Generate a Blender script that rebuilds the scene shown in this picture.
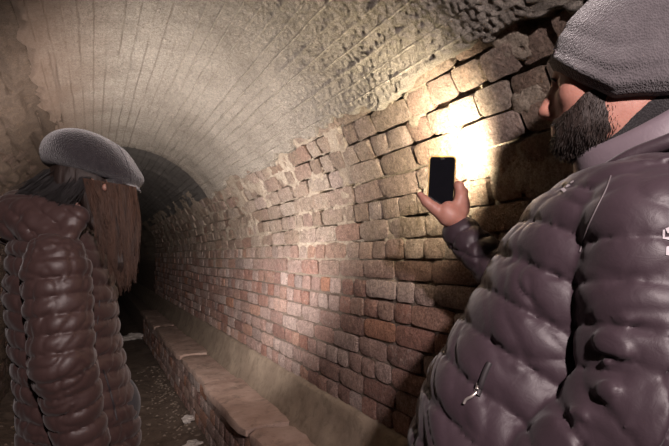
import bpy, bmesh, math, random
import numpy as np
from mathutils import Vector, Matrix
from mathutils.bvhtree import BVHTree

for o in list(bpy.data.objects):
    bpy.data.objects.remove(o, do_unlink=True)
scene = bpy.context.scene
COL = scene.collection

# ------------------------------------------------------------------ camera
# world: X to the right wall, Y along the tunnel, Z up, floor at z = 0
CAM_H = 1.265
FPX = 483.0
YAW = math.radians(26.55)
PITCH = math.radians(4.03)
CAM = np.array([0.0, 0.0, CAM_H])
RT = np.array([math.cos(YAW), -math.sin(YAW), 0.0])
FW = np.array([math.sin(YAW) * math.cos(PITCH), math.cos(YAW) * math.cos(PITCH), math.sin(PITCH)])
UP = np.cross(RT, FW)
FWH = np.array([math.sin(YAW), math.cos(YAW), 0.0])


def P(u, v, d):
    """point seen at pixel (u, v) at the depth d metres"""
    return CAM + d * (FW + RT * (u - 334.5) / FPX + UP * (223.0 - v) / FPX)


cd = bpy.data.cameras.new('camera')
cd.sensor_width = 36.0
cd.lens = FPX / 669.0 * 36.0
cd.clip_start = 0.02
cam = bpy.data.objects.new('camera', cd)
COL.objects.link(cam)
cam.matrix_world = Matrix(((RT[0], UP[0], -FW[0], CAM[0]), (RT[1], UP[1], -FW[1], CAM[1]),
                           (RT[2], UP[2], -FW[2], CAM[2]), (0, 0, 0, 1)))
scene.camera = cam

# ------------------------------------------------------------------ world and lights
w = bpy.data.worlds.new('world')
scene.world = w
w.use_nodes = True
w.node_tree.nodes['Background'].inputs[0].default_value = (0.0, 0.0, 0.0, 1)
w.node_tree.nodes['Background'].inputs[1].default_value = 0.0
vs = scene.view_settings
vs.view_transform = 'Standard'
vs.look = 'None'
vs.exposure = 0.18
vs.gamma = 1.0
vs.use_curve_mapping = False


def spot(name, loc, target, energy, color, angle, blend, radius):
    ld = bpy.data.lights.new(name, 'SPOT')
    ld.energy = energy
    ld.color = color
    ld.spot_size = math.radians(angle)
    ld.spot_blend = blend
    ld.shadow_soft_size = radius
    o = bpy.data.objects.new(name, ld)
    COL.objects.link(o)
    o.location = loc
    d = Vector(target) - Vector(loc)
    o.rotation_euler = d.to_track_quat('-Z', 'Y').to_euler()
    return o


# torch of a companion standing behind the photographer
spot('torch_light_behind_camera', (0.0, -0.75, 2.00), (0.40, 2.3, 0.80), 235.0, (1.0, 0.84, 0.82), 72, 0.8, 0.03)
# torch in the woman's far hand, held up towards the vault
WTORCH = P(92, 345, 1.93)
WT_DIR = np.array([0.30, 0.55, 0.62])
spot('torch_light_of_woman', tuple(WTORCH + 0.13 * WT_DIR), tuple(WTORCH + 2 * WT_DIR), 138.0, (1.0, 0.89, 0.83), 170, 0.6, 0.015)
# flash of the phone held against the wall
PH_C = P(441.5, 183, 1.350)
_n = -(PH_C - CAM) / np.linalg.norm(PH_C - CAM)
PH_N = _n - 0.05 * RT + 0.03 * UP
PH_N /= np.linalg.norm(PH_N)                       # screen normal, towards the viewer
PH_X = np.cross(UP + 0.06 * RT, PH_N); PH_X /= np.linalg.norm(PH_X)
PH_Y = np.cross(PH_N, PH_X)
LED = PH_C + PH_Y * 0.056 + PH_X * 0.014 - PH_N * 0.0105
spot('phone_flash_light', tuple(LED), tuple(LED - PH_N + 0.45 * PH_Y - 0.30 * PH_X), 31.0, (1.0, 0.84, 0.60), 178, 0.85, 0.006)

# ------------------------------------------------------------------ helpers
rng = random.Random(7)


def tag(o, label=None, cat=None, group=None, kind=None):
    if label: o['label'] = label
    if cat: o['category'] = cat
    if group: o['group'] = group
    if kind: o['kind'] = kind
    return o


def empty(name, loc=(0, 0, 0)):
    o = bpy.data.objects.new(name, None)
    COL.objects.link(o)
    o.location = loc
    o.empty_display_size = 0.1
    return o


def link(name, me, mat=None, parent=None):
    o = bpy.data.objects.new(name, me)
    COL.objects.link(o)
    if mat is not None and len(me.materials) == 0:
        me.materials.append(mat)
    if parent is not None:
        o.parent = parent
        o.matrix_parent_inverse = Matrix.Translation(-Vector(parent.location)) if parent.type == 'EMPTY' else Matrix()
    return o


def np_mesh(name, V, Fq, smooth=True, sharp=False):
    """quads (or tris) arrays to mesh"""
    V = np.asarray(V, dtype=np.float32)
    Fq = np.asarray(Fq, dtype=np.int32)
    k = Fq.shape[1]
    me = bpy.data.meshes.new(name)
    me.vertices.add(len(V))
    me.vertices.foreach_set('co', V.ravel())
    me.loops.add(len(Fq) * k)
    me.loops.foreach_set('vertex_index', Fq.ravel())
    me.polygons.add(len(Fq))
    me.polygons.foreach_set('loop_start', np.arange(0, len(Fq) * k, k, dtype=np.int32))
    me.polygons.foreach_set('use_smooth', np.full(len(Fq), smooth, dtype=bool))
    me.update(calc_edges=True)
    if sharp: me.set_sharp_from_angle(angle=math.radians(38))
    return me


def hash3(i, j, k, seed):
    h = (i.astype(np.uint32) * np.uint32(374761393) + j.astype(np.uint32) * np.uint32(668265263)
         + k.astype(np.uint32) * np.uint32(2147483647) + np.uint32(seed * 974711 + 17))
    h = (h ^ (h >> np.uint32(13))) * np.uint32(1274126177)
    h = h ^ (h >> np.uint32(16))
    h = h * np.uint32(2246822519)
    h = h ^ (h >> np.uint32(15))
    return (h & np.uint32(0xFFFFFF)).astype(np.float32) / np.float32(0xFFFFFF)


def vn(x, y, z, seed=0):
    """value noise, -1..1"""
    x = np.asarray(x, np.float32); y = np.asarray(y, np.float32); z = np.asarray(z, np.float32)
    x, y, z = np.broadcast_arrays(x, y, z)
    xi = np.floor(x); yi = np.floor(y); zi = np.floor(z)
    fx = x - xi; fy = y - yi; fz = z - zi
    fx = fx * fx * (3 - 2 * fx); fy = fy * fy * (3 - 2 * fy); fz = fz * fz * (3 - 2 * fz)
    xi = xi.astype(np.int64); yi = yi.astype(np.int64); zi = zi.astype(np.int64)
    r = 0
    for a in (0, 1):
        for b in (0, 1):
            for c in (0, 1):
                wgt = (fx if a else 1 - fx) * (fy if b else 1 - fy) * (fz if c else 1 - fz)
                r = r + wgt * hash3(xi + a, yi + b, zi + c, seed)
    return r * 2 - 1


def sstep(a, b, x):
    t = np.clip((x - a) / (b - a), 0, 1)
    return t * t * (3 - 2 * t)


# ------------------------------------------------------------------ tunnel dimensions
WX, SKZ = 1.045, CAM_H - 0.67        # right wall, top of the skirting
CX, CZ, RR = 0.19, CAM_H + 0.055, 0.855
S1 = CZ - SKZ                        # straight part of the right wall
S2 = S1 + math.pi * RR               # end of the vault
LX = CX - RR                         # left wall
S3 = S2 + CZ

# ------------------------------------------------------------------ materials
class NT:
    def __init__(self, name):
        self.m = bpy.data.materials.new(name)
        self.m.use_nodes = True
        self.t = self.m.node_tree
        self.b = self.t.nodes['Principled BSDF']

    def n(self, typ, **kw):
        nd = self.t.nodes.new(typ)
        for k, v in kw.items():
            setattr(nd, k, v)
        return nd

    def l(self, a, b):
        self.t.links.new(a, b)

    def pos(self):
        if not hasattr(self, '_p'):
            self._p = self.n('ShaderNodeNewGeometry').outputs['Position']
        return self._p

    def map(self, scale=(1, 1, 1), src=None):
        mp = self.n('ShaderNodeMapping')
        mp.inputs['Scale'].default_value = scale
        self.l(src or self.pos(), mp.inputs['Vector'])
        return mp.outputs[0]

    def noise(self, scale, detail=6, rough=0.6, vec=None, dist=0.0):
        nd = self.n('ShaderNodeTexNoise')
        nd.inputs['Scale'].default_value = scale
        nd.inputs['Detail'].default_value = detail
        nd.inputs['Roughness'].default_value = rough
        nd.inputs['Distortion'].default_value = dist
        self.l(vec or self.pos(), nd.inputs['Vector'])
        return nd.outputs['Fac']

    def ramp(self, fac, stops):
        r = self.n('ShaderNodeValToRGB')
        e = r.color_ramp.elements
        e[0].position, e[0].color = stops[0][0], (*stops[0][1], 1)
        e[1].position, e[1].color = stops[-1][0], (*stops[-1][1], 1)
        for p, c in stops[1:-1]:
            x = e.new(p); x.color = (*c, 1)
        self.l(fac, r.inputs[0])
        return r.outputs[0]

    def mix(self, fac, a, b, typ='MIX'):
        m = self.n('ShaderNodeMix', data_type='RGBA', blend_type=typ)
        for s, v in ((m.inputs[0], fac), (m.inputs[6], a), (m.inputs[7], b)):
            if isinstance(v, (int, float)):
                s.default_value = v
            elif isinstance(v, tuple):
                s.default_value = (*v, 1)
            else:
                self.l(v, s)
        return m.outputs[2]

    def math(self, op, a, b=None, c=None, clamp=False):
        m = self.n('ShaderNodeMath', operation=op, use_clamp=clamp)
        for i, v in enumerate((a, b, c)):
            if v is None: continue
            if isinstance(v, (int, float)):
                m.inputs[i].default_value = v
            else:
                self.l(v, m.inputs[i])
        return m.outputs[0]

    def rng(self, v, a, b, c=0.0, d=1.0):
        m = self.n('ShaderNodeMapRange')
        self.l(v, m.inputs[0])
        for i, x in enumerate((a, b, c, d)):
            m.inputs[i + 1].default_value = x
        return m.outputs[0]

    def sep(self, v=None):
        s = self.n('ShaderNodeSeparateXYZ')
        self.l(v or self.pos(), s.inputs[0])
        return s.outputs

    def bump(self, h, strength=0.5, dist=0.01, normal=None):
        b = self.n('ShaderNodeBump')
        b.inputs['Strength'].default_value = strength
        b.inputs['Distance'].default_value = dist
        self.l(h, b.inputs['Height'])
        if normal is not None:
            self.l(normal, b.inputs['Normal'])
        return b.outputs[0]

    def out(self, col, rough=0.9, normal=None, spec=0.3, **kw):
        if isinstance(col, tuple):
            self.b.inputs['Base Color'].default_value = (*col, 1)
        else:
            self.l(col, self.b.inputs['Base Color'])
        if isinstance(rough, (int, float)):
            self.b.inputs['Roughness'].default_value = rough
        else:
            self.l(rough, self.b.inputs['Roughness'])
        self.b.inputs['Specular IOR Level'].default_value = spec
        if normal is not None:
            self.l(normal, self.b.inputs['Normal'])
        for k, v in kw.items():
            self.b.inputs[k].default_value = v
        return self.m


def grain(t, c, sc=150, lo=0.45, hi=1.35):
    """fine mottling of the surface itself"""
    g = t.rng(t.noise(sc, 9, 0.82), 0.36, 0.64, lo, hi)
    cb = t.n('ShaderNodeCombineColor')
    for k in range(3): t.l(g, cb.inputs[k])
    return t.mix(1.0, c, cb.outputs[0], 'MULTIPLY')


def brick_material(name, from_attr, brown=False):
    t = NT(name)
    if from_attr:
        a = t.n('ShaderNodeAttribute', attribute_name='tone')
        r = a.outputs['Fac']
    else:
        r = t.n('ShaderNodeObjectInfo').outputs['Random']
    red = t.ramp(r, [(0.0, (0.30, 0.165, 0.135)), (0.18, (0.42, 0.285, 0.250)), (0.36, (0.54, 0.420, 0.380)),
                     (0.55, (0.38, 0.195, 0.150)), (0.72, (0.60, 0.480, 0.440)), (0.88, (0.48, 0.245, 0.165)),
                     (1.0, (0.36, 0.285, 0.265))])
    r2 = t.math('FRACT', t.math('MULTIPLY', r, 17.31))
    r3 = t.math('FRACT', t.math('MULTIPLY', r, 53.77))
    x, y, z = t.sep()
    # lime-washed bricks high on the wall, bare red ones lower
    hi = t.rng(t.math('ADD', z, t.math('MULTIPLY', t.noise(2.2, 4), 0.45)), 1.38, 1.62)
    amt = t.math('MULTIPLY', t.rng(r2, 0.0, 0.35, 0.45, 1.0), hi, clamp=True)
    buff = t.ramp(r3, [(0.0, (0.31, 0.235, 0.175)), (0.5, (0.41, 0.325, 0.25)), (1.0, (0.49, 0.41, 0.33))])
    lime = t.rng(t.noise(26, 8, 0.7), 0.38, 0.62)
    c = t.mix(t.math('MULTIPLY', amt, t.rng(lime, 0, 1, 0.65, 1.0)), red, buff)
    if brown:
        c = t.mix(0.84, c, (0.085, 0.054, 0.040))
    # dusting of salts, soot
    salt = t.math('MULTIPLY', t.rng(t.noise(45, 9, 0.8), 0.50, 0.66), t.rng(r3, 0.2, 1.0, 0.15, 0.8))
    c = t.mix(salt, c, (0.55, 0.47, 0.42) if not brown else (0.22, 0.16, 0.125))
    soot = t.rng(t.noise(5.5, 6, 0.65), 0.52, 0.72)
    c = t.mix(t.math('MULTIPLY', soot, 0.32), c, (0.08, 0.055, 0.05))
    c = grain(t, c, 32, 0.68, 1.25)
    c = grain(t, c, 130, 0.45, 1.35)
    h = t.math('ADD', t.math('MULTIPLY', t.noise(110, 9, 0.8), 1.0), t.math('MULTIPLY', t.noise(38, 6, 0.7, dist=0.5), 1.6))
    return t.out(c, 0.92, t.bump(h, 1.0, 0.024), 0.25)


def mortar_material(name='mortar', k=1.0):
    t = NT(name)
    n1 = t.noise(9, 7, 0.65)
    c = t.ramp(n1, [(0.3, (0.32 * k, 0.26 * k, 0.20 * k)), (0.5, (0.43 * k, 0.36 * k, 0.285 * k)), (0.68, (0.50 * k, 0.43 * k, 0.35 * k))])
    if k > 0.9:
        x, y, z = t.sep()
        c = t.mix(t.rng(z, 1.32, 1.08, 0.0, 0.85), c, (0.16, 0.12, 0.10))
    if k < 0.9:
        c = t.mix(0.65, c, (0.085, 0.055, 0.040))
    d = t.rng(t.noise(40, 8, 0.75), 0.50, 0.64)
    c = t.mix(t.math('MULTIPLY', d, 0.5), c, (0.14, 0.10, 0.07))
    c = grain(t, c, 150, 0.5, 1.3)
    h = t.math('ADD', t.noise(120, 9, 0.8), t.noise(35, 6, 0.6))
    return t.out(c, 0.95, t.bump(h, 1.0, 0.014), 0.2)


def plaster_material():
    t = NT('rough_render')
    x, y, z = t.sep()
    n1 = t.noise(3.0, 7, 0.62)
    c = t.ramp(n1, [(0.28, (0.36, 0.32, 0.27)), (0.5, (0.48, 0.43, 0.37)), (0.72, (0.58, 0.53, 0.46))])
    pit = t.rng(t.noise(85, 8, 0.8), 0.55, 0.64)
    c = t.mix(t.math('MULTIPLY', pit, 0.7), c, (0.13, 0.10, 0.075))
    c = grain(t, c, 210, 0.45, 1.38)
    c = grain(t, c, 60, 0.72, 1.22)
    # marks of the shutter boards: relief shading painted in, fins lighter right, grooves darker left
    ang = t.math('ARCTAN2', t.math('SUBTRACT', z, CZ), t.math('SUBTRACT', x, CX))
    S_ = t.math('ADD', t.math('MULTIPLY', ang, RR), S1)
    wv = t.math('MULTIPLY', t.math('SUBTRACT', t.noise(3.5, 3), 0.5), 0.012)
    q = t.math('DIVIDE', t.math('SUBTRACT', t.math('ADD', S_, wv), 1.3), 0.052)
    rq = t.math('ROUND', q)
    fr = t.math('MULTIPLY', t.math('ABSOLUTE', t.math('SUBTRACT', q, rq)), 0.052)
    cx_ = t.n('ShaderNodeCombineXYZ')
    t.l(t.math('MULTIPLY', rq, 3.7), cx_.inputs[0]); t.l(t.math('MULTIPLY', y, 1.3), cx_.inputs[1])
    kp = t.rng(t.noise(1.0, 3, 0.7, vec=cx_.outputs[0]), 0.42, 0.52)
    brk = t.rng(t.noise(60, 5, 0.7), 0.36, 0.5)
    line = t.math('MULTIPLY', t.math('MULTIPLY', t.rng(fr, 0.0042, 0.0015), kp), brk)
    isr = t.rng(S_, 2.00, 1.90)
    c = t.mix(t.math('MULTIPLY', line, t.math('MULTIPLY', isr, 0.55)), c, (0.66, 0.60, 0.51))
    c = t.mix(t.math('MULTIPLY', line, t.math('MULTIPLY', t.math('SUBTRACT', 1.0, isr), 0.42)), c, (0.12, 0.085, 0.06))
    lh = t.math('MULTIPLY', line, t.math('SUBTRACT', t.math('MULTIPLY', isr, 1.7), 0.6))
    # brown staining near the left edge
    br = t.math('MULTIPLY', t.rng(t.math('ADD', x, t.math('MULTIPLY', t.noise(4, 5), 0.25)), 0.24, -0.08), 0.85)
    c = t.mix(br, c, (0.20, 0.135, 0.10))
    # bare grey concrete beyond the first section
    far = t.rng(y, 4.24, 4.30)
    grey = t.ramp(t.noise(5, 6), [(0.3, (0.14, 0.13, 0.12)), (0.7, (0.24, 0.225, 0.21))])
    c = t.mix(far, c, grey)
    h = t.math('ADD', t.math('MULTIPLY', t.noise(125, 9, 0.85), 1.0), t.math('MULTIPLY', t.noise(260, 5, 0.75), 0.6))
    h = t.math('ADD', h, t.math('MULTIPLY', lh, 0.5))
    return t.out(c, 0.95, t.bump(h, 1.0, 0.024), 0.2)


def concrete_material(name, a, b, stain=(0.10, 0.08, 0.06)):
    t = NT(name)
    c = t.ramp(t.noise(6, 7, 0.65), [(0.3, a), (0.7, b)])
    c = t.mix(t.math('MULTIPLY', t.rng(t.noise(14, 8, 0.7, dist=0.4), 0.5, 0.68), 0.6), c, stain)
    h = t.math('ADD', t.noise(55, 8, 0.7), t.math('MULTIPLY', t.noise(220, 4, 0.7), 0.4))
    return t.out(c, 0.93, t.bump(h, 0.55, 0.008), 0.25)


M_BRICK = brick_material('weathered_brick', False)
M_BRICKF = brick_material('weathered_brick_far', True)
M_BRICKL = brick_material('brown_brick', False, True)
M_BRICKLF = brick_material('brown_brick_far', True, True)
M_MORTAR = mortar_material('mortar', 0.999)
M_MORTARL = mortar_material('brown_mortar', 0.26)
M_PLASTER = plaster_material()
M_SKIRT = concrete_material('skirting_concrete', (0.17, 0.13, 0.10), (0.29, 0.235, 0.18))
M_SLAB = concrete_material('coping_stone', (0.24, 0.16, 0.13), (0.40, 0.30, 0.255))
M_DIRT = concrete_material('dirt', (0.085, 0.062, 0.048), (0.15, 0.115, 0.092), (0.045, 0.033, 0.026))

# ------------------------------------------------------------------ tunnel cross section


def prof(s):
    s = np.asarray(s, float)
    a = np.clip((s - S1) / RR, 0, math.pi)
    x = CX + RR * np.cos(a)
    z = np.where(s < S1, SKZ + s, np.where(s > S2, CZ - (s - S2), CZ + RR * np.sin(a)))
    return x, z, -np.cos(a), -np.sin(a), -np.sin(a), np.cos(a)      # position, inward normal, tangent


def lining(name, ss, ys, off, mat, parent=None):
    S, Y = np.meshgrid(ss, ys, indexing='ij')
    x, z, nx, nz, _, _ = prof(S)
    o = off(S, Y)
    V = np.stack([x + nx * o, Y, z + nz * o], -1).reshape(-1, 3)
    ns, ny = len(ss), len(ys)
    i = np.arange(ns - 1)[:, None] * ny + np.arange(ny - 1)[None, :]
    F = np.stack([i, i + 1, i + ny + 1, i + ny], -1).reshape(-1, 4)
    return link(name, np_mesh(name, V, F), mat, parent)


def ystops(*segs):
    out = []
    for a, b, d in segs:
        out.append(np.arange(a, b, d))
    out.append(np.array([segs[-1][1]]))
    return np.concatenate(out)


YEND, YBACK = 17.0, -4.0
SE_R, SE_L = 1.245, 2.50             # where the render ends on the right and on the left


def edge_r(Y):
    return SE_R + 0.045 * vn(Y * 2.3, 0, 0, 3) + 0.03 * vn(Y * 7, 0, 0, 4) + 0.018 * vn(Y * 26, 0, 0, 5)


def edge_l(Y):
    return SE_L + 0.04 * vn(Y * 2.0, 0, 0, 6) + 0.03 * vn(Y * 9, 0, 0, 7) + 0.015 * vn(Y * 30, 0, 0, 8)


def plaster_off(S, Y):
    o = 0.020 + 0.007 * vn(S * 5, Y * 4, 0, 11) + 0.0025 * vn(S * 22, Y * 20, 0, 12)
    o += 0.0016 * vn(S * 60, Y * 55, 0, 13) + 0.0045 * vn(S * 120, Y * 110, 0, 14)
    # crumbly clusters towards the right hand edge
    near = sstep(0.32, 0.02, np.abs(S - SE_R - 0.10))
    cl = np.maximum(0, vn(S * 75, Y * 75, 0.5, 15) + 0.3 * vn(S * 15, Y * 15, 0, 16))
    o += near * 0.008 * cl
    # shutter board marks along the vault
    q = (S - 1.3) / 0.052
    fr = np.abs(q - np.round(q)) * 0.052
    wob = 0.6 + 0.4 * vn(Y * 3, np.round(q) * 7.1, 0, 17)
    bid = np.round(q)
    sgn = np.where(S > 1.95, -1.0, 1.0)
    keep = sstep(-0.35, 0.1, vn(bid * 3.7, Y * 0.9, 2, 18))
    o += sgn * keep * 0.006 * wob * sstep(0.008, 0.002, fr) * sstep(1.22, 1.36, S)
    # a few deep grooves near the left edge
    for g, dp, wd in ((2.455, 0.016, 0.010), (2.36, 0.007, 0.006), (2.41, 0.005, 0.005)):
        gg = g + 0.006 * vn(Y * 4, g * 9, 0, 19)
        o -= dp * sstep(wd, wd * 0.3, np.abs(S - gg)) * sstep(-0.6, 0.1, vn(Y * 1.6, g * 31, 0, 20))
    # ragged ends
    o = np.where(S < edge_r(Y), o - 0.065 * sstep(0.0, 0.025, edge_r(Y) - S), o)
    o = np.where(S > edge_l(Y), o - 0.055 * sstep(0.0, 0.03, S - edge_l(Y)), o)
    # section joints of the vault
    o -= 0.030 * sstep(4.23, 4.26, Y)
    for yr, dp in ((4.05, 0.012), (4.62, 0.02), (5.05, -0.02), (6.4, 0.02)):
        o -= dp * sstep(0.03, 0.012, np.abs(Y - yr))
    return o


Y_F = ystops((YBACK, 0.2, 0.12), (0.2, 0.75, 0.015), (0.75, 2.6, 0.0055), (2.6, 4.6, 0.012), (4.6, 7, 0.04), (7, YEND, 0.25))
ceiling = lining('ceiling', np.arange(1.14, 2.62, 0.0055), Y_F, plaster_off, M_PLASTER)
tag(ceiling, 'rough beige render over the tunnel vault, with board marks', 'ceiling', kind='structure')


def mortar_off(S, Y):
    up = sstep(0.62, 0.95, S)
    o = -0.0045 - 0.0035 * (1 - up) + 0.002 * vn(S * 9, Y * 7, 0, 21) + 0.0022 * vn(S * 45, Y * 40, 0, 22) + 0.0015 * vn(S * 110, Y * 100, 0, 23)
    o += up * (0.0025 + 0.002 * vn(S * 12, Y * 9, 0, 24) + 0.0025 * vn(S * 40, Y * 36, 0, 25))
    cr = sstep(-0.12, 0.08, vn(S * 11 + 0.8 * vn(S * 6, Y * 6, 0, 27), Y * 7, 0, 26) + 0.25 * vn(S * 40, Y * 40, 0, 28))
    o -= 0.034 * cr * (0.18 + 0.82 * up)
    return o


Y_M = ystops((YBACK, 0.3, 0.2), (0.3, 2.6, 0.008), (2.6, 5.0, 0.016), (5.0, 8, 0.06), (8, YEND, 0.3))
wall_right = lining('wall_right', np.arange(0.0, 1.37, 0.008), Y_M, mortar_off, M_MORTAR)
tag(wall_right, 'right tunnel wall of weathered red and lime-washed bricks', 'wall', kind='structure')


def left_off(S, Y):
    o = -0.004 + 0.008 * vn(S * 8, Y * 6, 0, 31) + 0.007 * vn(S * 30, Y * 26, 0, 32) + 0.004 * vn(S * 80, Y * 70, 0, 33)
    o -= 0.025 * sstep(0.2, 0.5, vn(S * 16, Y * 5, 0, 34))
    o += 0.022 * sstep(-0.1, 0.5, vn(S * 9, Y * 2.2, 0, 35)) + 0.010 * vn(S * 17, Y * 9, 0, 36)
    for g, dp, wd in ((2.515, 0.05, 0.016), (2.575, 0.035, 0.012), (2.645, 0.05, 0.018), (2.74, 0.03, 0.014), (2.83, 0.04, 0.016)):
        gg = g + 0.016 * vn(Y * 3.1, g * 9, 0, 37) + 0.006 * vn(Y * 13, g * 9, 0, 38)
        o -= dp * sstep(wd, wd * 0.25, np.abs(S - gg)) * sstep(-0.5, 0.0, vn(Y * 2.2, g * 31, 0, 39))
    return o


Y_L = ystops((YBACK, 1.0, 0.2), (1.0, 3.4, 0.010), (3.4, 6.0, 0.018), (6, 8, 0.06), (8, YEND, 0.3))
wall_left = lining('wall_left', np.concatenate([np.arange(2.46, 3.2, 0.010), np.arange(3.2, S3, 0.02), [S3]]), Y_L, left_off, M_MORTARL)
tag(wall_left, 'left tunnel wall of crumbling brick beside the woman', 'wall', kind='structure')


def end_wall(name, y, label):
    a = np.linspace(0, math.pi, 25)
    pts = [(WX, -0.05)] + [(CX + RR * math.cos(t), CZ + RR * math.sin(t)) for t in a] + [(LX, -0.05)]
    me = bpy.data.meshes.new(name)
    me.from_pydata([(x, y, z) for x, z in pts], [], [list(range(len(pts)))])
    tag(link(name, me, M_MORTAR), label, 'wall', kind='structure')


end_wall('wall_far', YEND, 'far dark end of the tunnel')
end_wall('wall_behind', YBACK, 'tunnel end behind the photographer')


# ------------------------------------------------------------------ bricks
def brick_data(L, H, D, seed, rough=1.0):
    r = random.Random(seed)
    cols, rows = 5, 4
    V, F = [], []
    xs = [-0.5, -0.36, 0.0, 0.36, 0.5]
    ys = [-0.5, -0.3, 0.3, 0.5]
    sk = r.uniform(-0.05, 0.05)
    for j in range(rows):
        for i in range(cols):
            ex, ey = i in (0, cols - 1), j in (0, rows - 1)
            x, y = xs[i] * L, ys[j] * H
            z = r.uniform(-0.0022, 0.0022) * rough
            if ex or ey:
                z -= 0.0030 * rough
            if ex and ey:
                x *= 0.955; y *= 0.90; z -= r.uniform(0.001, 0.007) * rough
            x += r.uniform(-0.0022, 0.0022) * rough
            y += r.uniform(-0.0022, 0.0022) * rough + sk * x * 0.2
            V.append((x, y, z))
    for j in range(rows - 1):
        for i in range(cols - 1):
            a = j * cols + i
            F.append((a, a + 1, a + cols + 1, a + cols))
    ring = [i for i in range(cols)] + [cols * j + cols - 1 for j in range(1, rows)] + \
           [cols * (rows - 1) + i for i in range(cols - 2, -1, -1)] + [cols * j for j in range(rows - 2, 0, -1)]
    n0 = len(V)
    for k in ring:
        V.append((V[k][0] * 1.005, V[k][1] * 1.01, -D))
    n = len(ring)
    for k in range(n):
        a, b = ring[k], ring[(k + 1) % n]
        F.append((a, n0 + k, n0 + (k + 1) % n, b))
    return np.array(V), np.array(F)


LST, LHD, HB = 0.222, 0.106, 0.0735
COURSE = 0.0825
DATA = {}
MESH = {}
for kind, L in (('stretcher', LST), ('header', LHD)):
    for q in range(7):
        DATA[kind, q] = brick_data(L, HB, 0.05, 100 + q + (50 if kind == 'header' else 0))
        me = np_mesh('brick_' + kind, *DATA[kind, q], sharp=True)
        me.materials.append(M_BRICK)
        MESH[kind, q] = me


def brick_matrix(s, y, off, tilt=(0, 0, 0), sc=(1, 1, 1)):
    x, z, nx, nz, tx, tz = [float(v) for v in prof(s)]
    n = Vector((nx, 0, nz)); t = Vector((tx, 0, tz)); a = t.cross(n)
    m = Matrix((a, t, n)).transposed().to_4x4()
    m.translation = Vector((x, y, z)) + n * off
    return m @ Matrix.Rotation(tilt[2], 4, 'Z') @ Matrix.Rotation(tilt[0], 4, 'X') @ Matrix.Rotation(tilt[1], 4, 'Y') @ Matrix.Diagonal((*sc, 1))


def lay(y0, y1, courses, s_base, jit, pattern, skip=0.0, stop=None):
    """list of (kind, variant, matrix, s, y)"""
    out = []
    for c in range(courses):
        kind = pattern[c % len(pattern)]
        L = (LST if kind == 'stretcher' else LHD) + 0.0105
        s = s_base + (c + 0.5) * COURSE
        y = y0 + rng.uniform(0, L)
        while y < y1:
            k2, l2 = kind, L
            if kind == 'stretcher' and rng.random() < 0.10:
                k2, l2 = 'header', LHD + 0.0105
            elif kind == 'header' and rng.random() < 0.07:
                k2, l2 = 'stretcher', LST + 0.0105
            ym = y + l2 / 2
            y += l2
            if rng.random() < skip or (stop and stop(s, ym)):
                continue
            up = min(1, max(0, (s - 0.6) / 0.5)) * jit
            off = rng.uniform(-0.003, 0.004) + up * rng.uniform(-0.008, 0.006)
            wob = 0.010 * float(vn(ym * 1.3, s * 2, 0, 41)) * jit
            m = brick_matrix(s + wob + rng.uniform(-.002, .002), ym, off,
                             (rng.uniform(-.03, .03) * (1 + 2 * up), rng.uniform(-.015, .015) * (1 + 2 * up), rng.uniform(-.012, .012) * (1 + up)),
                             (rng.uniform(0.96, 1.02) + 0.012 * up, rng.uniform(0.94, 1.03) + 0.03 * up, 1))
            out.append((k2, rng.randrange(7), m, s, ym))
    return out


def place_bricks(items, parent, limit, score, far_name, meshes=None, fmat=None):
    meshes = meshes or MESH
    items = sorted(items, key=score, reverse=True)
    for k, (kind, q, m, s, y) in enumerate(items[:limit]):
        o = bpy.data.objects.new('brick', meshes[kind, q])
        COL.objects.link(o)
        o.parent = parent
        o.matrix_basis = m
    rest = items[limit:]
    if rest:
        VV, FF, TT = [], [], []
        n = 0
        for kind, q, m, s, y in rest:
            V, F = DATA[kind, q]
            A = np.array(m)
            VV.append(V @ A[:3, :3].T + A[:3, 3]); FF.append(F + n); n += len(V)
            TT.append(np.full(len(V), rng.random(), np.float32))
        me = np_mesh(far_name, np.concatenate(VV), np.concatenate(FF), sharp=True)
        at = me.attributes.new('tone', 'FLOAT', 'POINT')
        at.data.foreach_set('value', np.concatenate(TT))
        o = link(far_name, me, fmat or M_BRICKF, parent)
        o['kind'] = 'stuff'


def size_score(it):
    p = np.array(it[2].translation) - CAM
    d = float(p @ FW)
    if d < 0.2: return -1
    u = 334.5 + FPX * float(p @ RT) / d
    v = 223 - FPX * float(p @ UP) / d
    if not (-25 < u < 580 and -25 < v < 470): return -1
    if u > 470 and v > 190: return -1
    L = LST if it[0] == 'stretcher' else LHD
    vd = p / np.linalg.norm(p)
    fs = abs(vd[0])
    return L * fs / np.linalg.norm(p) ** 2


pat = ['header', 'stretcher', 'header', 'stretcher', 'stretcher', 'header', 'header', 'stretcher']
rb = lay(-0.3, 9.5, 16, 0.0, 1.0, pat, 0.0, lambda s, y: s > float(edge_r(np.float32(y))) + 0.02)
place_bricks(rb, wall_right, 300, size_score, 'far_bricks')
lb = lay(1.2, 7.0, 27, 2.46, 1.9, ['header', 'stretcher', 'header', 'header'], 0.10, lambda s, y: s < 2.70 or (s < 2.95 and rng.random() < 0.4))
MESHL = {}
for k_, me_ in MESH.items():
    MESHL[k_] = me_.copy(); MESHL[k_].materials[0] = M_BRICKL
place_bricks(lb, wall_left, 260, size_score, 'far_bricks', MESHL, M_BRICKLF)

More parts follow.
